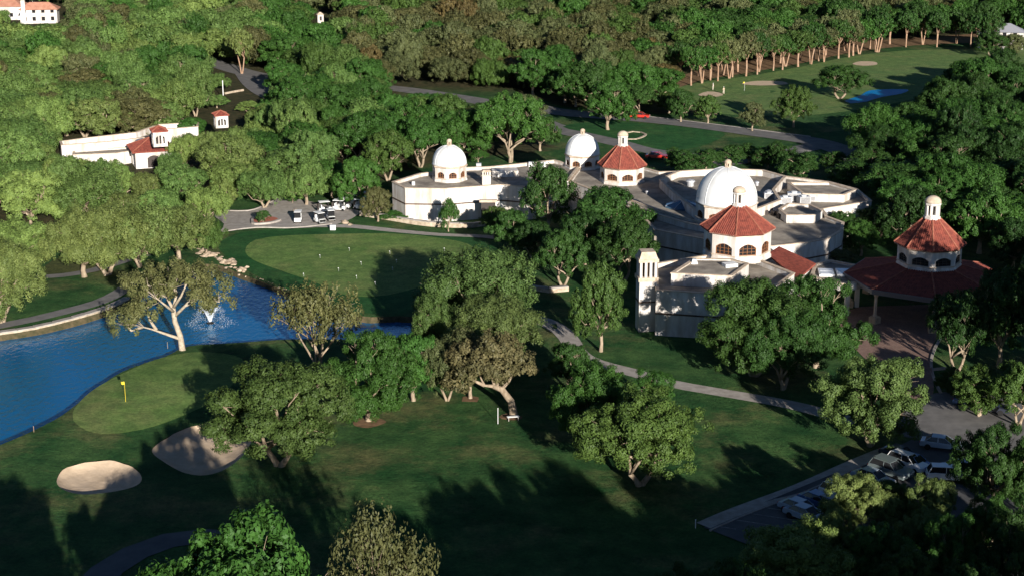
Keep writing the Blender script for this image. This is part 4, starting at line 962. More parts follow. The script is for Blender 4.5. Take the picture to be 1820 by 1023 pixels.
for (x, yb, w, yt, l) in [(1205, 306, 66, 262, 'dark clipped evergreen behind the tiled tower, first of the court hedges'), (1255, 302, 66, 262, 'dark clipped evergreen behind the largest dome'), (1390, 308, 70, 252, 'dark shrub mass right behind the dome parapet'),
                          (1330, 290, 60, 256, 'dark shrub beside the bright green hedge'), (1480, 302, 60, 268, 'low dark tree by the shaded road behind the clubhouse'), (1230, 318, 95, 268, 'broad dark clipped evergreen between the tiled tower and the largest dome'), (1420, 325, 90, 268, 'broad dark evergreen right of the roof parapet corner'),
                          (1365, 300, 80, 258, 'dark evergreen over the green hedge behind the domes'), (1510, 335, 95, 285, 'dark evergreen past the right end of the stepped roofs'), (1300, 296, 60, 258, 'dark evergreen rising right behind the largest dome lantern'), (1545, 318, 90, 262, 'dark evergreen at the end of the shaded road')]:
    T(x, yb, w, yt, 'mid_round', 'dark', l, name='evergreen_shrub')
for (x, yb, w, yt, tint, l) in [(1350, 283, 60, 262, 'bright', 'bright green low hedge behind the roof parapet'), (1485, 478, 90, 440, 'grey', 'grey brown bush right of the white end wall'), (1400, 375, 30, 362, 'dark', 'tiny bush on the far side of the roofs'),
                                (850, 290, 40, 266, 'green', 'rounded green bush directly behind the left dome'), (700, 392, 60, 378, 'bright', 'bright green low bush at the foot of the left wing'), (610, 350, 50, 330, 'mid', 'low bush at the back of the service court'),
                                (520, 362, 34, 345, 'green', 'small bush between trunks above the golf carts')]:
    T(x, yb, w, yt, 'mid_round', tint, l, name='bush')

for (x, yb, w, yt, tint, l) in [(908, 290, 155, 163, 'green', 'tall broad green oak between the left dome and the right dome'), (820, 283, 110, 190, 'green', 'green oak directly behind the left dome'), (748, 296, 115, 205, 'green', 'green oak just left of the left dome'),
                                (690, 322, 105, 228, 'mid', 'green oak behind the left end of the left wing'), (800, 250, 100, 165, 'mid', 'oak second row behind the left dome'), (960, 270, 80, 205, 'dark', 'oak by the bend of the road behind the wing'),
                                (1760, 100, 70, 55, 'dark', 'dark oak partly covering the far grey roofed house'), (1800, 98, 60, 58, 'grey', 'grey oak at the right of the far grey roofed house')]:
    T(x, yb, w, yt, 'mid_oak', tint, l)
for (x, yb, w, yt, tint, l) in [(1480, 1015, 130, 905, 'yellow', 'olive yellow oak among the lot trees by the second row'), (1645, 1015, 130, 895, 'olive', 'olive brown oak behind the lower lot crowns'), (1750, 995, 130, 870, 'green', 'green oak between the lot and the right edge'),
                                (1840, 1010, 120, 860, 'dark', 'dark oak on the right edge under the drive trees'), (1690, 700, 60, 650, 'mid', 'small oak within the curve of the drive kerb')]:
    T(x, yb, w, yt, 'near_oak', tint, l, vi=int(x) % 3)
GAP = Gs([(1560, 250), (1650, 232), (1700, 165), (1770, 150), (2000, 180), (2000, 560), (1800, 500), (1700, 450), (1600, 450), (1580, 380), (1575, 330), (1500, 285)])
for i in range(600):
    x, yb = rr.uniform(1480, 1960), rr.uniform(150, 540); X, Y = G(x, yb)
    if not inside(np.array([X]), np.array([Y]), GAP)[0] or any((X - a) ** 2 + (Y - b_) ** 2 < 52 for a, b_, c in MAN): continue
    if 1785 < x < 1850 and 175 < yb < 270: continue
    MAN.append((X, Y, 12)); tn_ = rr.choice(['dark', 'deep', 'green', 'dark']); lb_ = mass_label(x, yb, tn_); put_tree(X, Y, rr.uniform(11, 15), rr.uniform(8, 11), rr.choice(['mid_oak', 'mid_spray']), tn_, lb_, lb_.replace(' oak ', ' oaks '), jitter=.2)
for i, (x, yb, w, yt) in enumerate([(95, 330, 70, 272), (135, 335, 62, 280), (170, 338, 60, 283), (205, 336, 58, 284), (330, 300, 60, 240), (372, 292, 60, 232), (305, 325, 60, 268), (225, 352, 60, 306), (262, 356, 70, 306), (300, 350, 60, 290)]):
    T(x, yb, w, yt, 'mid_oak' if i % 2 else 'mid_spray', ('far', 'yellow', 'olive')[i % 3], 'low oak crown directly in front of the long white walled building', 'low oaks before the white walled building', jitter=.2)
# --- woodland: kept clear of what the photograph shows in the open
CLEAR = [(385, 106, 450, 128), (428, 146, 466, 176), (700, 152, 765, 165), (835, 166, 862, 184), (975, 213, 1060, 256), (1100, 205, 1300, 262), (1290, 215, 1480, 285), (1225, 100, 1720, 205),
         (109, 240, 272, 279, 258), (229, 225, 300, 304, 258), (376, 200, 412, 226), (280, 222, 352, 238, 250), (36, 4, 106, 41), (0, 8, 26, 18), (562, 26, 578, 40), (1785, 45, 1790, 60), (1785, 170, 1820, 228), (385, 352, 640, 405),
         (696, 250, 930, 405, 310), (1002, 228, 1160, 330, 300), (396, 158, 432, 168), (240, 350, 285, 372)]
def blocked(X, Y, w, h):
    s = SCL(Y, h * .6); x, yb = PX(X, Y, 0); _, yt = PX(X, Y, h * .97); hw = w * s * 0.46; ylow = PX(X, Y, h * .3)[1]
    for a, b_, c, d, *back in CLEAR:
        if x + hw > a and x - hw < c and yt < d and ylow > b_ - 3 and yb > (back[0] if back else b_ - 2):
            return True
    return False
fr_poly = FOREST
cand = []
rw = random.Random(11)
Yv = 262.0
while Yv < 1000:
    step = 8.8 if Yv < 520 else 10.2
    half = 0.36 * Yv + 25
    Xv = -half
    while Xv < half:
        X = Xv + rw.uniform(-.42, .42) * step; Y = Yv + rw.uniform(-.42, .42) * step
        Xv += step
        if not inside(np.array([X]), np.array([Y]), fr_poly)[0]: continue
        w = rw.uniform(10, 16); h = rw.uniform(7.5, 12.5)
        if any((X - a) ** 2 + (Y - b_) ** 2 < (0.32 * (w + c)) ** 2 for a, b_, c in MAN): continue
        okk = False
        for f_ in (1, .9, .8, .7, .6, .5, .4, .32):
            if not blocked(X, Y, w * max(f_, .55), h * f_): w *= max(f_, .55); h *= f_; okk = True; break
        if okk: cand.append((X, Y, w, h))
    Yv += step
# the front fringe of the woods is placed by hand on the left, above the service court
for x, yb, w, yt in [(330, 362, 110, 290), (415, 352, 110, 285), (470, 368, 105, 300), (545, 366, 100, 290), (590, 352, 90, 285), (640, 372, 100, 280), (370, 400, 90, 330), (285, 408, 110, 335), (230, 412, 110, 340), (395, 375, 60, 315)]:
    X, Y = G(x, yb); s = SCL(Y); cand.append((X, Y, w / s, (yb - yt) / s / .97))
def zone_tint(x, y):
    r = rw.random()
    if y > 250 and x < 420: base = 'yellow' if r < .45 else ('far' if r < .85 else 'olive')
    elif x < 480: base = 'far' if r < .5 else ('yellow' if r < .68 else ('grey' if r < .8 else ('green' if r < .93 else 'brown')))
    elif y < 170 and 620 < x < 1250 and y > 60: base = 'brown' if r < .36 else ('grey' if r < .66 else ('mid' if r < .85 else ('rust' if r < .92 else 'green')))
    elif y < 60 and x > 500: base = 'mid' if r < .35 else ('green' if r < .6 else ('grey' if r < .8 else 'brown'))
    elif x < 760: base = 'green' if r < .45 else ('far' if r < .75 else 'mid')
    else: base = 'dark' if r < .35 else ('green' if r < .65 else ('mid' if r < .85 else 'grey'))
    return base
inv = [c for c in cand if -80 < PX(c[0], c[1], 5)[0] < 1900 and PX(c[0], c[1], c[3])[1] > -30]
inv.sort(key=lambda c: c[1]); NIND = 160
ind = set(id(c) for c in inv[:NIND])
zn = {'yellow': 'yellow green', 'far': 'mid green', 'olive': 'olive', 'green': 'fresh green', 'dark': 'dark green', 'mid': 'dull green', 'grey': 'grey green', 'brown': 'brownish', 'rust': 'rusty'}
wood = []
for c in cand:
    X, Y, w, h = c; x, y = PX(X, Y, 0); tn = zone_tint(x, y)
    if id(c) in ind:
        zx = 'left of the service court' if x < 420 else ('between the service court and the road behind' if x < 1000 else 'behind the clubhouse')
        dens = 'mid' if y > 250 else 'far'
        key = ('mid_spray' if tn in ('yellow', 'olive', 'far', 'grey') and rw.random() < .6 else 'mid_oak')
        lab = '%s rounded oak in the closed woodland %s' % (zn[tn], zx)
        nm = 'live_oak'
        if tn in ('brown', 'rust', 'grey', 'yellow'): lab = lab.replace(' oak', ' elm'); nm = 'elm_tree'
        put_tree(X, Y, w, h, key, tn, lab, lab.replace(' oak', ' oaks').replace(' elm', ' elms'), name=nm, jitter=.18)
    else:
        wood.append((X, Y, w, h, tn))
# off-frame oaks between the camera and the picture, whose shadows the photograph shows
off_l = 'oak just outside the picture on the near lawn, casting its long shadow in'
for (X, h) in [(-74, 15), (-64, 16.5), (-55, 17), (-46, 17.5), (-35, 17.5), (-25, 15), (-18, 14.5), (-12, 13.5), (-5, 13), (2, 14), (10, 16), (17, 18), (25, 19.5), (33, 20), (41, 19), (49, 18)]:
    for k in range(2):
        Y = (101 - max(0, h - 15) * 1.8) - k * 8; put_tree(X + k * 4 + rr.uniform(-1, 1), Y, 12.5, h - k * .6, 'mid_oak', 'green', off_l, 'near lawn oaks outside the frame')
for (X, Y, h) in [(66.5, 172, 25), (77, 170, 26), (88, 174, 25), (78, 158, 13), (84, 170, 17)]:  # unseen tall trees, added and sized to shade the entrance canopy
    put_tree(X, Y, 16, h, 'mid_round', 'dark', 'unseen tall tree added beyond the right picture edge to shade the entrance canopy', 'unseen shade trees added beyond the right picture edge')

# the far woodland: one mass of some thousand trees
pc_ = bpy.data.collections.new('woodland_kinds')
for key in ('far_oak', 'far_spray', 'far_round', 'mid_oak', 'mid_spray'):
    for cm, tm in VAR[key]:
        m2 = cm.copy(); m2.materials.clear(); m2.materials.append(M['leaf_wood'])
        m3 = bpy.data.objects.new('woodland_tree_%02d' % len(pc_.objects), m2); pc_.objects.link(m3)
nk = len(pc_.objects)
wd = bpy.data.meshes.new('woodland'); wd.from_pydata([(w[0], w[1], 0) for w in wood], [], [])
def att(n_, t_, vals, f_='value'): a = wd.attributes.new(n_, t_, 'POINT'); a.data.foreach_set(f_, np.array(vals, dtype=np.float32 if t_ != 'INT' else np.int32).ravel())
att('wscale', 'FLOAT_VECTOR', [(w[2] / 13.4, w[2] / 13.4, w[3] / 10.4) for w in wood], 'vector')
att('wrot', 'FLOAT_VECTOR', [(0, 0, rw.uniform(0, 6.28)) for w in wood], 'vector')
att('wkind', 'INT', [rw.randrange(9) if w[1] > 430 else rw.randrange(9, nk) for w in wood])
cl = []
for w in wood:
    t = TINT[w[4]]; k = rw.uniform(.8, 1.2); cl.append((t[0] * k, t[1] * k, t[2] * k, 1))
att('tint', 'FLOAT_COLOR', cl, 'color')
wob = link('woodland', wd); wob['kind'] = 'stuff'; wob['label'] = 'closed oak woodland stretching away behind the clubhouse to the top of the picture'; wob['category'] = 'woodland'
ng = bpy.data.node_groups.new('woodland', 'GeometryNodeTree')
ng.interface.new_socket('Geometry', in_out='INPUT', socket_type='NodeSocketGeometry'); ng.interface.new_socket('Geometry', in_out='OUTPUT', socket_type='NodeSocketGeometry')
N = ng.nodes; Lk = ng.links
gi = N.new('NodeGroupInput'); go = N.new('NodeGroupOutput'); ip = N.new('GeometryNodeInstanceOnPoints'); ci = N.new('GeometryNodeCollectionInfo')
ci.inputs['Collection'].default_value = pc_; ci.inputs['Separate Children'].default_value = True; ci.inputs['Reset Children'].default_value = True
ip.inputs['Pick Instance'].default_value = True
def na(n_, t_):
    a = N.new('GeometryNodeInputNamedAttribute'); a.data_type = t_; a.inputs['Name'].default_value = n_; return a.outputs['Attribute']
Lk.new(gi.outputs[0], ip.inputs['Points']); Lk.new(ci.outputs[0], ip.inputs['Instance']); Lk.new(na('wkind', 'INT'), ip.inputs['Instance Index'])
Lk.new(na('wscale', 'FLOAT_VECTOR'), ip.inputs['Scale']); Lk.new(na('wrot', 'FLOAT_VECTOR'), ip.inputs['Rotation'])
Lk.new(ip.outputs[0], go.inputs[0])
md = wob.modifiers.new('woodland', 'NODES'); md.node_group = ng

# ------------------------------------------------------------------ rocks, fountain, flags, people, carts and cars
def rock_mesh(seed):
    rg = random.Random(seed); import bmesh
    bm = bmesh.new(); bmesh.ops.create_icosphere(bm, subdivisions=1, radius=1)
    for v_ in bm.verts: v_.co *= rg.uniform(.72, 1.1); v_.co.z *= .62
    me = bpy.data.meshes.new('rock'); bm.to_mesh(me); bm.free(); me.materials.append(M['stone']); return me
RK = [rock_mesh(i) for i in range(5)]
def rock(x, y, s, lab, grp, z=None):
    X, Y = G(x, y); o = link('rock', RK[rr.randrange(5)], None, (X, Y, (hgt(X, Y) if z is None else z)), rr.uniform(0, 6.28)); s *= .8; o.scale = (s * rr.uniform(.7, 1.4), s, s * rr.uniform(.8, 1.5)); o['label'] = lab; o['category'] = 'rock'; o['group'] = grp
for i in range(52):
    t = i / 51; x = 348 + 84 * t + rr.uniform(-9, 9); y = 442 + 36 * t + rr.uniform(-6, 6)
    rock(x, y, rr.uniform(.45, 1.05), 'tan limestone boulder in the cascade at the head of the pond', 'boulders of the pond cascade', z=-.1)
for i in range(42):
    t = i / 41; k = int(t * 4.999); P4 = [(428, 484), (462, 494), (500, 509), (530, 522), (560, 536), (600, 550)]; a, b_ = P4[k], P4[k + 1]; f_ = t * 5 - k
    rock(a[0] + (b_[0] - a[0]) * f_ + rr.uniform(-3, 3), a[1] + (b_[1] - a[1]) * f_ + rr.uniform(-1.5, 1), rr.uniform(.22, .5), 'small tan shoreline rock below the practice green', 'small rocks edging the pond', z=-.3)
for i in range(22):
    rock(rr.uniform(205, 300), 478 + rr.uniform(-8, 22), rr.uniform(.3, .7), 'rock in the shady creek bed left of the cascade', 'shady creek rocks', z=-.1)
# fountain
FX, FY = G(374, 574, WATER_Z); ft = thing('fountain', 'white V shaped water jet with a ring of falling drops on the pond', 'fountain', (FX, FY, WATER_Z))
mb = MB(); mb.lathe([(.5, -.1), (.55, .05), (.3, .16), (.1, .3)], 12); part('nozzle', mb, M['black'], ft)
rf = np.random.default_rng(4); mb = MB()
def drop(p, r): mb.add([(p[0] - r, p[1], p[2]), (p[0] + r * .5, p[1] - r * .8, p[2]), (p[0] + r * .5, p[1] + r * .8, p[2]), (p[0], p[1], p[2] + r * 1.8)], [(0, 2, 1), (0, 1, 3), (1, 2, 3), (2, 0, 3)])
for i in range(170):
    a = rf.uniform(0, 6.283); sp = rf.uniform(.7, 1.05)
    for j in range(34):
        t = ((j + rf.random()) / 34) ** 1.25; r_ = .08 + 2.6 * sp * t; z = .25 + 8.6 * t * (1 - t) * sp
        if z > 0 and (t < .42 or rf.random() < .3): drop((r_ * math.cos(a) + rf.normal(0, .05), r_ * math.sin(a) + rf.normal(0, .05), z), rf.uniform(.012, .03) + .012 * (1 - t))
part('jet', mb, M['spray'], ft, kind='stuff')
mb = MB()
for i in range(520):
    a = rf.uniform(0, 6.283); r_ = rf.normal(2.6, .5) if i % 5 else rf.uniform(.5, 3.2); drop((r_ * math.cos(a), r_ * math.sin(a), abs(rf.normal(0, .06))), rf.uniform(.012, .034))
part('falling_drops', mb, M['spray'], ft, kind='stuff')
# flags and posts
def flag(label, x, y, h=2.3, cloth=None, cup=True):
    X, Y = G(x, y); t = thing('golf_flag', label, 'flag', (X, Y, hgt(X, Y)))
    mb = MB(); mb.lathe([(.022, 0), (.018, h)], 8); part('pole', mb, M['yellow'] if cloth == 'yellow' else M['white'], t)
    mb = MB(); k = 7; vs = []
    for i in range(k): vs += [(-.4 * i / 6, .05 * math.sin(i * 1.3), h - .02), (-.36 * i / 6, .05 * math.sin(i * 1.3 + .5), h - .36)]
    mb.add(vs, [(2 * i, 2 * i + 1, 2 * i + 3, 2 * i + 2) for i in range(k - 1)]); o = part('cloth', mb, M['yellow'], t)
    so_ = o.modifiers.new('thickness', 'SOLIDIFY'); so_.thickness = .01
flag('yellow golf flag on the near putting green by the pond', 224, 722, 2.5, 'yellow')
flag('tiny yellow golf flag on the distant green', 1323, 162, 2.3)
pm = MB(); pm.lathe([(.013, 0), (.01, .6)], 6); pme = pm.mesh('pole', M['white']); pf = MB(); pf.box((-.05, 0, .54), (.1, .02, .09)); pfm = pf.mesh('cloth', M['white'])
first = None
for (x, y) in [(569, 458), (621, 444), (693, 450), (705, 465), (642, 469), (602, 481), (698, 479), (634, 495), (667, 507), (790, 448), (540, 490)]:
    X, Y = G(x, y)
    if first is None:
        first = thing('practice_flag', 'knee high white marker flag on the practice green', 'flag', (X, Y, hgt(X, Y)), group='marker flags on the practice green'); link('pole', pme, first); link('cloth', pfm, first)
    else: dup(first, (X, Y, hgt(X, Y)))
def post(label, x, y, h, r=.045, m=None, cat='post'):
    X, Y = G(x, y); t = thing('marker_post', label, cat, (X, Y, hgt(X, Y)))
    mb = MB(); mb.lathe([(r, -.2), (r, h * .93), (r * 1.3, h * .94), (r * 1.3, h)], 8); part('shaft', mb, m or M['white'], t)
post('white topped post standing left of the leaning oak trunk', 885, 756, 1.9, .035)
post('thin pale stake at the waterline left of the near green', 61, 775, .7, .03, M['bark'])
post('thin pale stake at the waterline under the pond oak', 298, 618, .7, .03, M['bark'])
post('small blue white stake beside the parking lot corner', 1236, 938, .9)
def bench(label, x, y, rz):
    X, Y = G(x, y); t = thing('bench', label, 'bench', (X, Y, hgt(X, Y)), rz)
    for i in range(3):
        mb = MB(); mb.box((0, -.15 + .16 * i, .45), (1.4, .13, .05)); part('slat', mb, M['white'], t)
    for s in (-.55, .55):
        mb = MB(); mb.box((s, 0, .21), (.08, .45, .42)); part('leg', mb, M['concrete'], t)
bench('small pale bench under the leaning oak', 912, 750, .2)
# people on the distant green
def person(label, x, y, rz, shirt, pose=0):
    X, Y = G(x, y); t = thing('person', label, 'person', (X, Y, hgt(X, Y) + .05), rz)
    J = [(0, 0, .95), (0, .01, 1.15), (0, .02, 1.38), (0, 0, 1.5), (0, -.02, 1.66), (-.19, 0, 1.4), (.19, 0, 1.4), (-.27, -.05, 1.14), (.27, -.05, 1.14), (-.2, -.26 - .1 * pose, 1.0), (.2, -.26 - .1 * pose, 1.0), (-.1, 0, .88), (.1, 0, .88), (-.13, -.03, .5), (.13, .02, .5), (-.14, .02, .08), (.14, .05, .08), (-.15, -.12, .04), (.15, -.1, .04)]
    E = [(0, 1), (1, 2), (2, 3), (3, 4), (2, 5), (2, 6), (5, 7), (6, 8), (7, 9), (8, 10), (0, 11), (0, 12), (11, 13), (12, 14), (13, 15), (14, 16), (15, 17), (16, 18)]
    Rd = [.15, .14, .15, .06, .115, .07, .07, .05, .05, .035, .035, .1, .1, .07, .07, .045, .045, .045, .045]
    me = bpy.data.meshes.new('body'); me.from_pydata(J, E, []); o = link('body', me, t); me.materials.append(M['skin'])
    sk = o.modifiers.new('skin', 'SKIN')
    for i, r_ in enumerate(Rd): me.skin_vertices[0].data[i].radius = (r_, r_ * (.75 if i < 3 else 1)); 
    me.skin_vertices[0].data[0].use_root = True
    o.modifiers.new('smooth', 'SUBSURF').levels = 1
    mb = MB(); mb.lathe([(.17, .93), (.175, 1.1), (.2, 1.36), (.12, 1.47)], 10); s_ = part('shirt', mb, shirt, t, smooth=True); s_.scale = (1, .75, 1)
    mb = MB(); mb.lathe([(.18, .98), (.185, .85)], 10)
    for s in (-1, 1): mb.tube([(s * .1, 0, .9), (s * .13, -.02, .5), (s * .14, .02, .12)], [.115, .09, .075], 8)
    part('trousers', mb, mat('trousers', (.5, .45, .35), .8), t)
    mb = MB(); mb.lathe([(.125, 1.7), (.12, 1.76), (.07, 1.81)], 10, (0, -.02, 0)); part('cap', mb, M['white'], t)
person('golfer in a white shirt standing near the distant left bunker', 1267, 161, 1.2, M['white'])
person('golfer in pale clothes bending on the distant green', 1286, 168, -.6, mat('cream_shirt', (.7, .65, .45), .8), 1)

# vehicles
def wheel_mesh(r, w):
    mb = MB(); mb.lathe([(r * .6, -w / 2), (r, -w / 2), (r, w / 2), (r * .6, w / 2)], 14); vs = [(z, y, x) for x, y, z in mb.v]; mb.v = vs; ty = mb.mesh('tyre', M['black'])
    mb = MB(); mb.lathe([(r * .6, -w * .42), (r * .6, w * .42)], 10); mb.v = [(z, y, x) for x, y, z in mb.v]; return ty, mb.mesh('rim', M['metal'])
TY, RI = wheel_mesh(.33, .22)
def paint(name, c): return mat(name, c, .3, .5, coat=.6)
def car_proto(label, paintm, suv=False):
    t = thing('parked_car', label, 'car')
    W = .88; hh = .2 if suv else 0
    prof = [(-2.25, .35), (-2.3, .62), (-2.2, .8 + hh * .4), (-1.1, .92 + hh * .5), (1.5, .96 + hh * .5), (2.2, .88 + hh * .5), (2.3, .62), (2.25, .35)]
    mb = MB()
    def loft(prof, ws):
        k = len(prof); vs = []
        for s in (-1, 1): vs += [(s * w_, y, z) for (y, z), w_ in zip(prof, ws)]
        fs = [tuple(range(k)), tuple(range(2 * k - 1, k - 1, -1))] + [(i, i + k, (i + 1) % k + k, (i + 1) % k) for i in range(k)]
        mb.add(vs, fs)
    loft(prof, [W - .04, W, W - .06, W - .06, W - .06, W - .08, W, W - .04]); b_ = part('body', mb, paintm, t)
    bv = b_.modifiers.new('bevel', 'BEVEL'); bv.width = .06; bv.segments = 2
    mb = MB(); y1 = 2.15 if suv else 1.75
    loft([(-1.15, .9 + hh * .5), (-.4, 1.4 + hh), (1.1 if not suv else 1.8, 1.42 + hh), (y1, .94 + hh * .5)], [W - .1, W - .26, W - .26, W - .12]); c = part('cabin_glass', mb, M['glass'], t)
    mb = MB(); mb.box((0, .36 if not suv else .7, 1.44 + hh), (1.2, 1.35 if not suv else 2.1, .05)); ro = part('roof_panel', mb, paintm, t)
    for s in (-1, 1):
        for ya, yb, zt in ((-1.15, -.4, 1.41), (.35, .36, 1.41), (y1, 1.1 if not suv else 1.8, 1.43)):
            mb = MB(); mb.tube([(s * (W - .1), ya, .9 + hh * .5), (s * (W - .25), yb, zt + hh)], [.035, .035], 4)
            part('pillar', mb, paintm, t)
    for s in (-1, 1):
        for y in (-1.4, 1.38):
            w_ = link('wheel', TY, t, (s * (W - .08), y, .33)); link('rim', RI, w_)
        mb = MB(); mb.box((s * .6, -2.24, .68), (.34, .08, .14)); part('headlight', mb, M['light'], t)
        mb = MB(); mb.box((s * .66, 2.25, .78), (.26, .08, .16)); part('tail_light', mb, M['redlight'], t)
        mb = MB(); mb.box((s * (W + .06), -.75, .98 + hh * .5), (.16, .1, .12)); part('wing_mirror', mb, paintm, t)
    return t
def place(root, x, y, rz, label=None, group=None, first=False, z=.09):
    X, Y = G(x, y)
    if first: root.location = (X, Y, hgt(X, Y) + z); root.rotation_euler = (0, 0, rz); return root
    return dup(root, (X, Y, hgt(X, Y) + z), rz, label=label, group=group)
silver, blue_, whitep, darkp, redp, tanp = paint('sky_tinted_silver', (.3, .36, .43)), paint('blue_paint', (.04, .12, .3)), paint('white_car_paint', (.8, .8, .78)), paint('dark_paint', (.03, .035, .05)), paint('red_paint', (.5, .03, .02)), paint('grey_green_paint', (.14, .17, .17))  # silver darkened and blued to put shade and reflected sky into its colour
RZ = R_(69) + math.pi / 2 + .0
ang = math.atan2(G(1575, 802)[1] - G(1250, 938)[1], G(1575, 802)[0] - G(1250, 938)[0])
prk = ang            # cars stand nose-in, square to the kerb
protos = [car_proto('silver saloon nearest the lot corner, nose to the kerb', silver), car_proto('blue saloon second from the lot corner', blue_), car_proto('white estate parked in the row along the kerb', whitep, True), car_proto('dark car parked in the kerb row', darkp), car_proto('grey green tall car in the kerb row', tanp, True)]
n0 = Vector(G(1250, 938)); dirv = Vector((math.cos(ang), math.sin(ang))); nrm = Vector((dirv.y, -dirv.x))
cl_ = ['silver saloon nearest the lot corner', 'blue saloon second in the kerb row', 'white tall car third in the kerb row', 'dark car in the kerb row just before the overhanging olive oak', 'silver saloon under the left side of the olive lot oak', 'grey green tall car glimpsed between lot oaks', 'white saloon further up the kerb row', 'blue saloon near the upper end of the kerb row', 'silver car at the upper end of the kerb row', 'dark car at the top corner of the lot']
seq = [0, 1, 2, 3, 0, 4, 2, 1, 0, 3]; used = set()
for i in range(7):
    p = n0 + dirv * (9.5 + i * 2.95 + rr.uniform(-.2, .2)) + nrm * (4.3 + rr.uniform(-.2, .3)); k = seq[i]
    loc = (p.x, p.y, hgt(p.x, p.y) + .09)
    if k not in used: protos[k].location = loc; protos[k].rotation_euler = (0, 0, prk + rr.uniform(-.03, .03)); protos[k]['label'] = cl_[i]; protos[k]['group'] = 'cars in the kerb row of the lot'; used.add(k)
    else: dup(protos[k], loc, prk + rr.uniform(-.03, .03), label=cl_[i], group='cars in the kerb row of the lot')
for x, y, k, a, l in [(1685, 855, 2, 1.45, 'bright white tall car catching sun near the right of the lot'), (1712, 842, 0, 1.5, 'silver saloon right behind the sunlit white car'), (1623, 832, 1, prk, 'blue saloon left of the sunlit white car'), (1600, 817, 3, prk, 'dark saloon at the drive side of the lot'),
                      (1673, 797, 0, 1.2, 'silver saloon where the drive meets the lot'), (1730, 725, 1, 1.1, 'blue saloon in the shade right of the drive'), (1758, 735, 3, 1.1, 'dark saloon in the shade by the right hand trees'), (1584, 842, 4, prk, 'grey green tall car beside the lot oaks'),
                      (1478, 905, 3, prk, 'dark car in the second lot row under branches'), (1432, 925, 0, prk, 'silver saloon in the second lot row nearest the corner')]:
    place(protos[k], x, y, a, l)
rc = car_proto('red car seen on the road beside the tiled tower', redp); place(rc, 1167, 283, 1.4, first=True); place(rc, 1137, 212, 1.35, 'small red car on the far road under the verge oak')
rc['label'] = 'red car seen on the road beside the tiled tower'
# golf carts
def cart_proto(label, bodym):
    t = thing('golf_cart', label, 'golf cart')
    mb = MB(); mb.add([(-.58, -1.15, .3), (.58, -1.15, .3), (.58, 1.15, .3), (-.58, 1.15, .3), (-.55, -1.15, .78), (.55, -1.15, .78), (.58, -.62, .86), (-.58, -.62, .86)], [(0, 1, 5, 4), (4, 5, 6, 7), (3, 2, 1, 0)])
    mb.box((0, 0, .32), (1.16, 2.3, .12)); mb.box((0, -.9, .6), (1.12, .5, .5)); mb.box((0, .55, .55), (1.14, .9, .45)); part('body', mb, bodym, t)
    mb = MB(); mb.box((0, .35, .84), (1.05, .5, .14)); mb.box((0, .62, 1.12), (1.05, .12, .45)); part('seat', mb, M['white'], t)
    mb = MB(); mb.box((0, .05, 1.86), (1.25, 1.9, .07), taper=.94); rf_ = part('roof', mb, M['white'], t)
    for sx in (-.52, .52):
        for y0, y1 in ((-.72, -.62), (.82, .78)):
            mb = MB(); mb.tube([(sx, y0, .8), (sx, y1, 1.84)], [.025, .025], 5); part('roof_post', mb, M['black'], t)
        for y in (-.8, .78):
            w_ = link('wheel', TY, t, (sx, y, .23)); w_.scale = (.9, .7, .7); link('rim', RI, w_)
    mb = MB(); mb.add([(-.5, -.72, .88), (.5, -.72, .88), (.5, -.64, 1.8), (-.5, -.64, 1.8), (-.5, -.74, .88), (.5, -.74, .88), (.5, -.66, 1.8), (-.5, -.66, 1.8)], [(0, 1, 2, 3), (7, 6, 5, 4)]); part('windscreen', mb, M['glass'], t)
    mb = MB(); mb.lathe([(.13, 0), (.15, .85), (.1, .9)], 8, (-.25, 1.15, .55)); mb.lathe([(.13, 0), (.15, .85), (.1, .9)], 8, (.25, 1.15, .55)); part('golf_bag', mb, M['darkwood'], t)
    return t
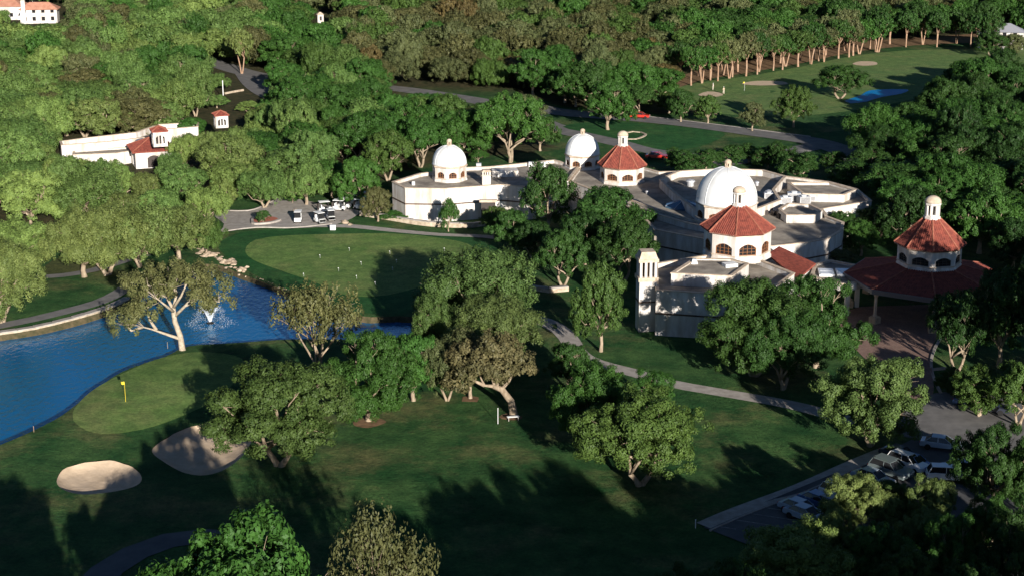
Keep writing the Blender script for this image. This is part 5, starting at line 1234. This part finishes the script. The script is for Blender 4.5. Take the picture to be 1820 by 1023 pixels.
gc = cart_proto('white golf cart facing the practice green, alone at the left of the court', whitep); place(gc, 530, 395, .05, first=True, z=.1)
for x, y, a, l in [(568, 398, .6, 'golf cart with dark body shadow in the middle of the court'), (577, 380, 1.9, 'golf cart turned sideways behind the middle one'), (603, 378, 1.4, 'golf cart at the right of the court beside the lawn wedge'), (612, 374, 1.2, 'golf cart behind the right hand cart'),
                   (634, 368, 1.5, 'golf cart in shade under the trees'), (650, 362, 1.4, 'golf cart furthest right in the shade'), (588, 394, .3, 'golf cart with white roof at the right of the middle one'), (641, 376, 1.1, 'golf cart near the small brownish tree')]:
    place(gc, x, y, a, l, z=.1)
X, Y = G(592, 409); t = thing('cooler_box', 'white box by the court kerb next to the practice green', 'box', (X, Y, hgt(X, Y) + .05)); mb = MB(); mb.box((0, 0, .35), (.9, .7, .7)); part('body', mb, M['white'], t); mb = MB(); mb.box((0, 0, .75), (.96, .76, .1)); part('lid', mb, M['white'], t)
# planter island in the court
pi = thing('planter_island', 'small raised red mulch bed with kerb in the service court', 'planter'); P = smooth_poly(Gs([(446, 396), (452, 388), (485, 387), (500, 392), (480, 398), (452, 400)]), .6)
mb = MB(); mb.prism(P if True else P, -.2, .3); part('kerb', mb, M['concrete'], pi)
mb = MB(); c0 = Vector((sum(p[0] for p in P) / len(P), sum(p[1] for p in P) / len(P))); mb.add([((Vector(p) - c0) * .8 + c0).to_tuple() + (.32,) for p in P], [tuple(range(len(P)))]); part('mulch', mb, mat('red_mulch', (.4, .13, .08), .95), pi)
T(468, 398, 30, 372, 'mid_round', 'dark', 'tiny shrub with thin trunk in the mulch island', name='bush')
for x, y, s in ((463, 378, 1.0), (526, 376, .8), (614, 398, 1.1), (622, 402, .7)): rock(x, y, s * .9, 'pale boulder standing on the service court edge', 'pale boulders around the service court')
# lamp and gate posts on the far left road
post('thin pale pole by the far left road bend', 397, 176, 4.5, .1)
lowwall('pale low wall running beside the far left road bend', [(400, 168), (415, 165), (433, 162)], .5, .3, M['stonewall'], 'boundary_wall', cap=False)
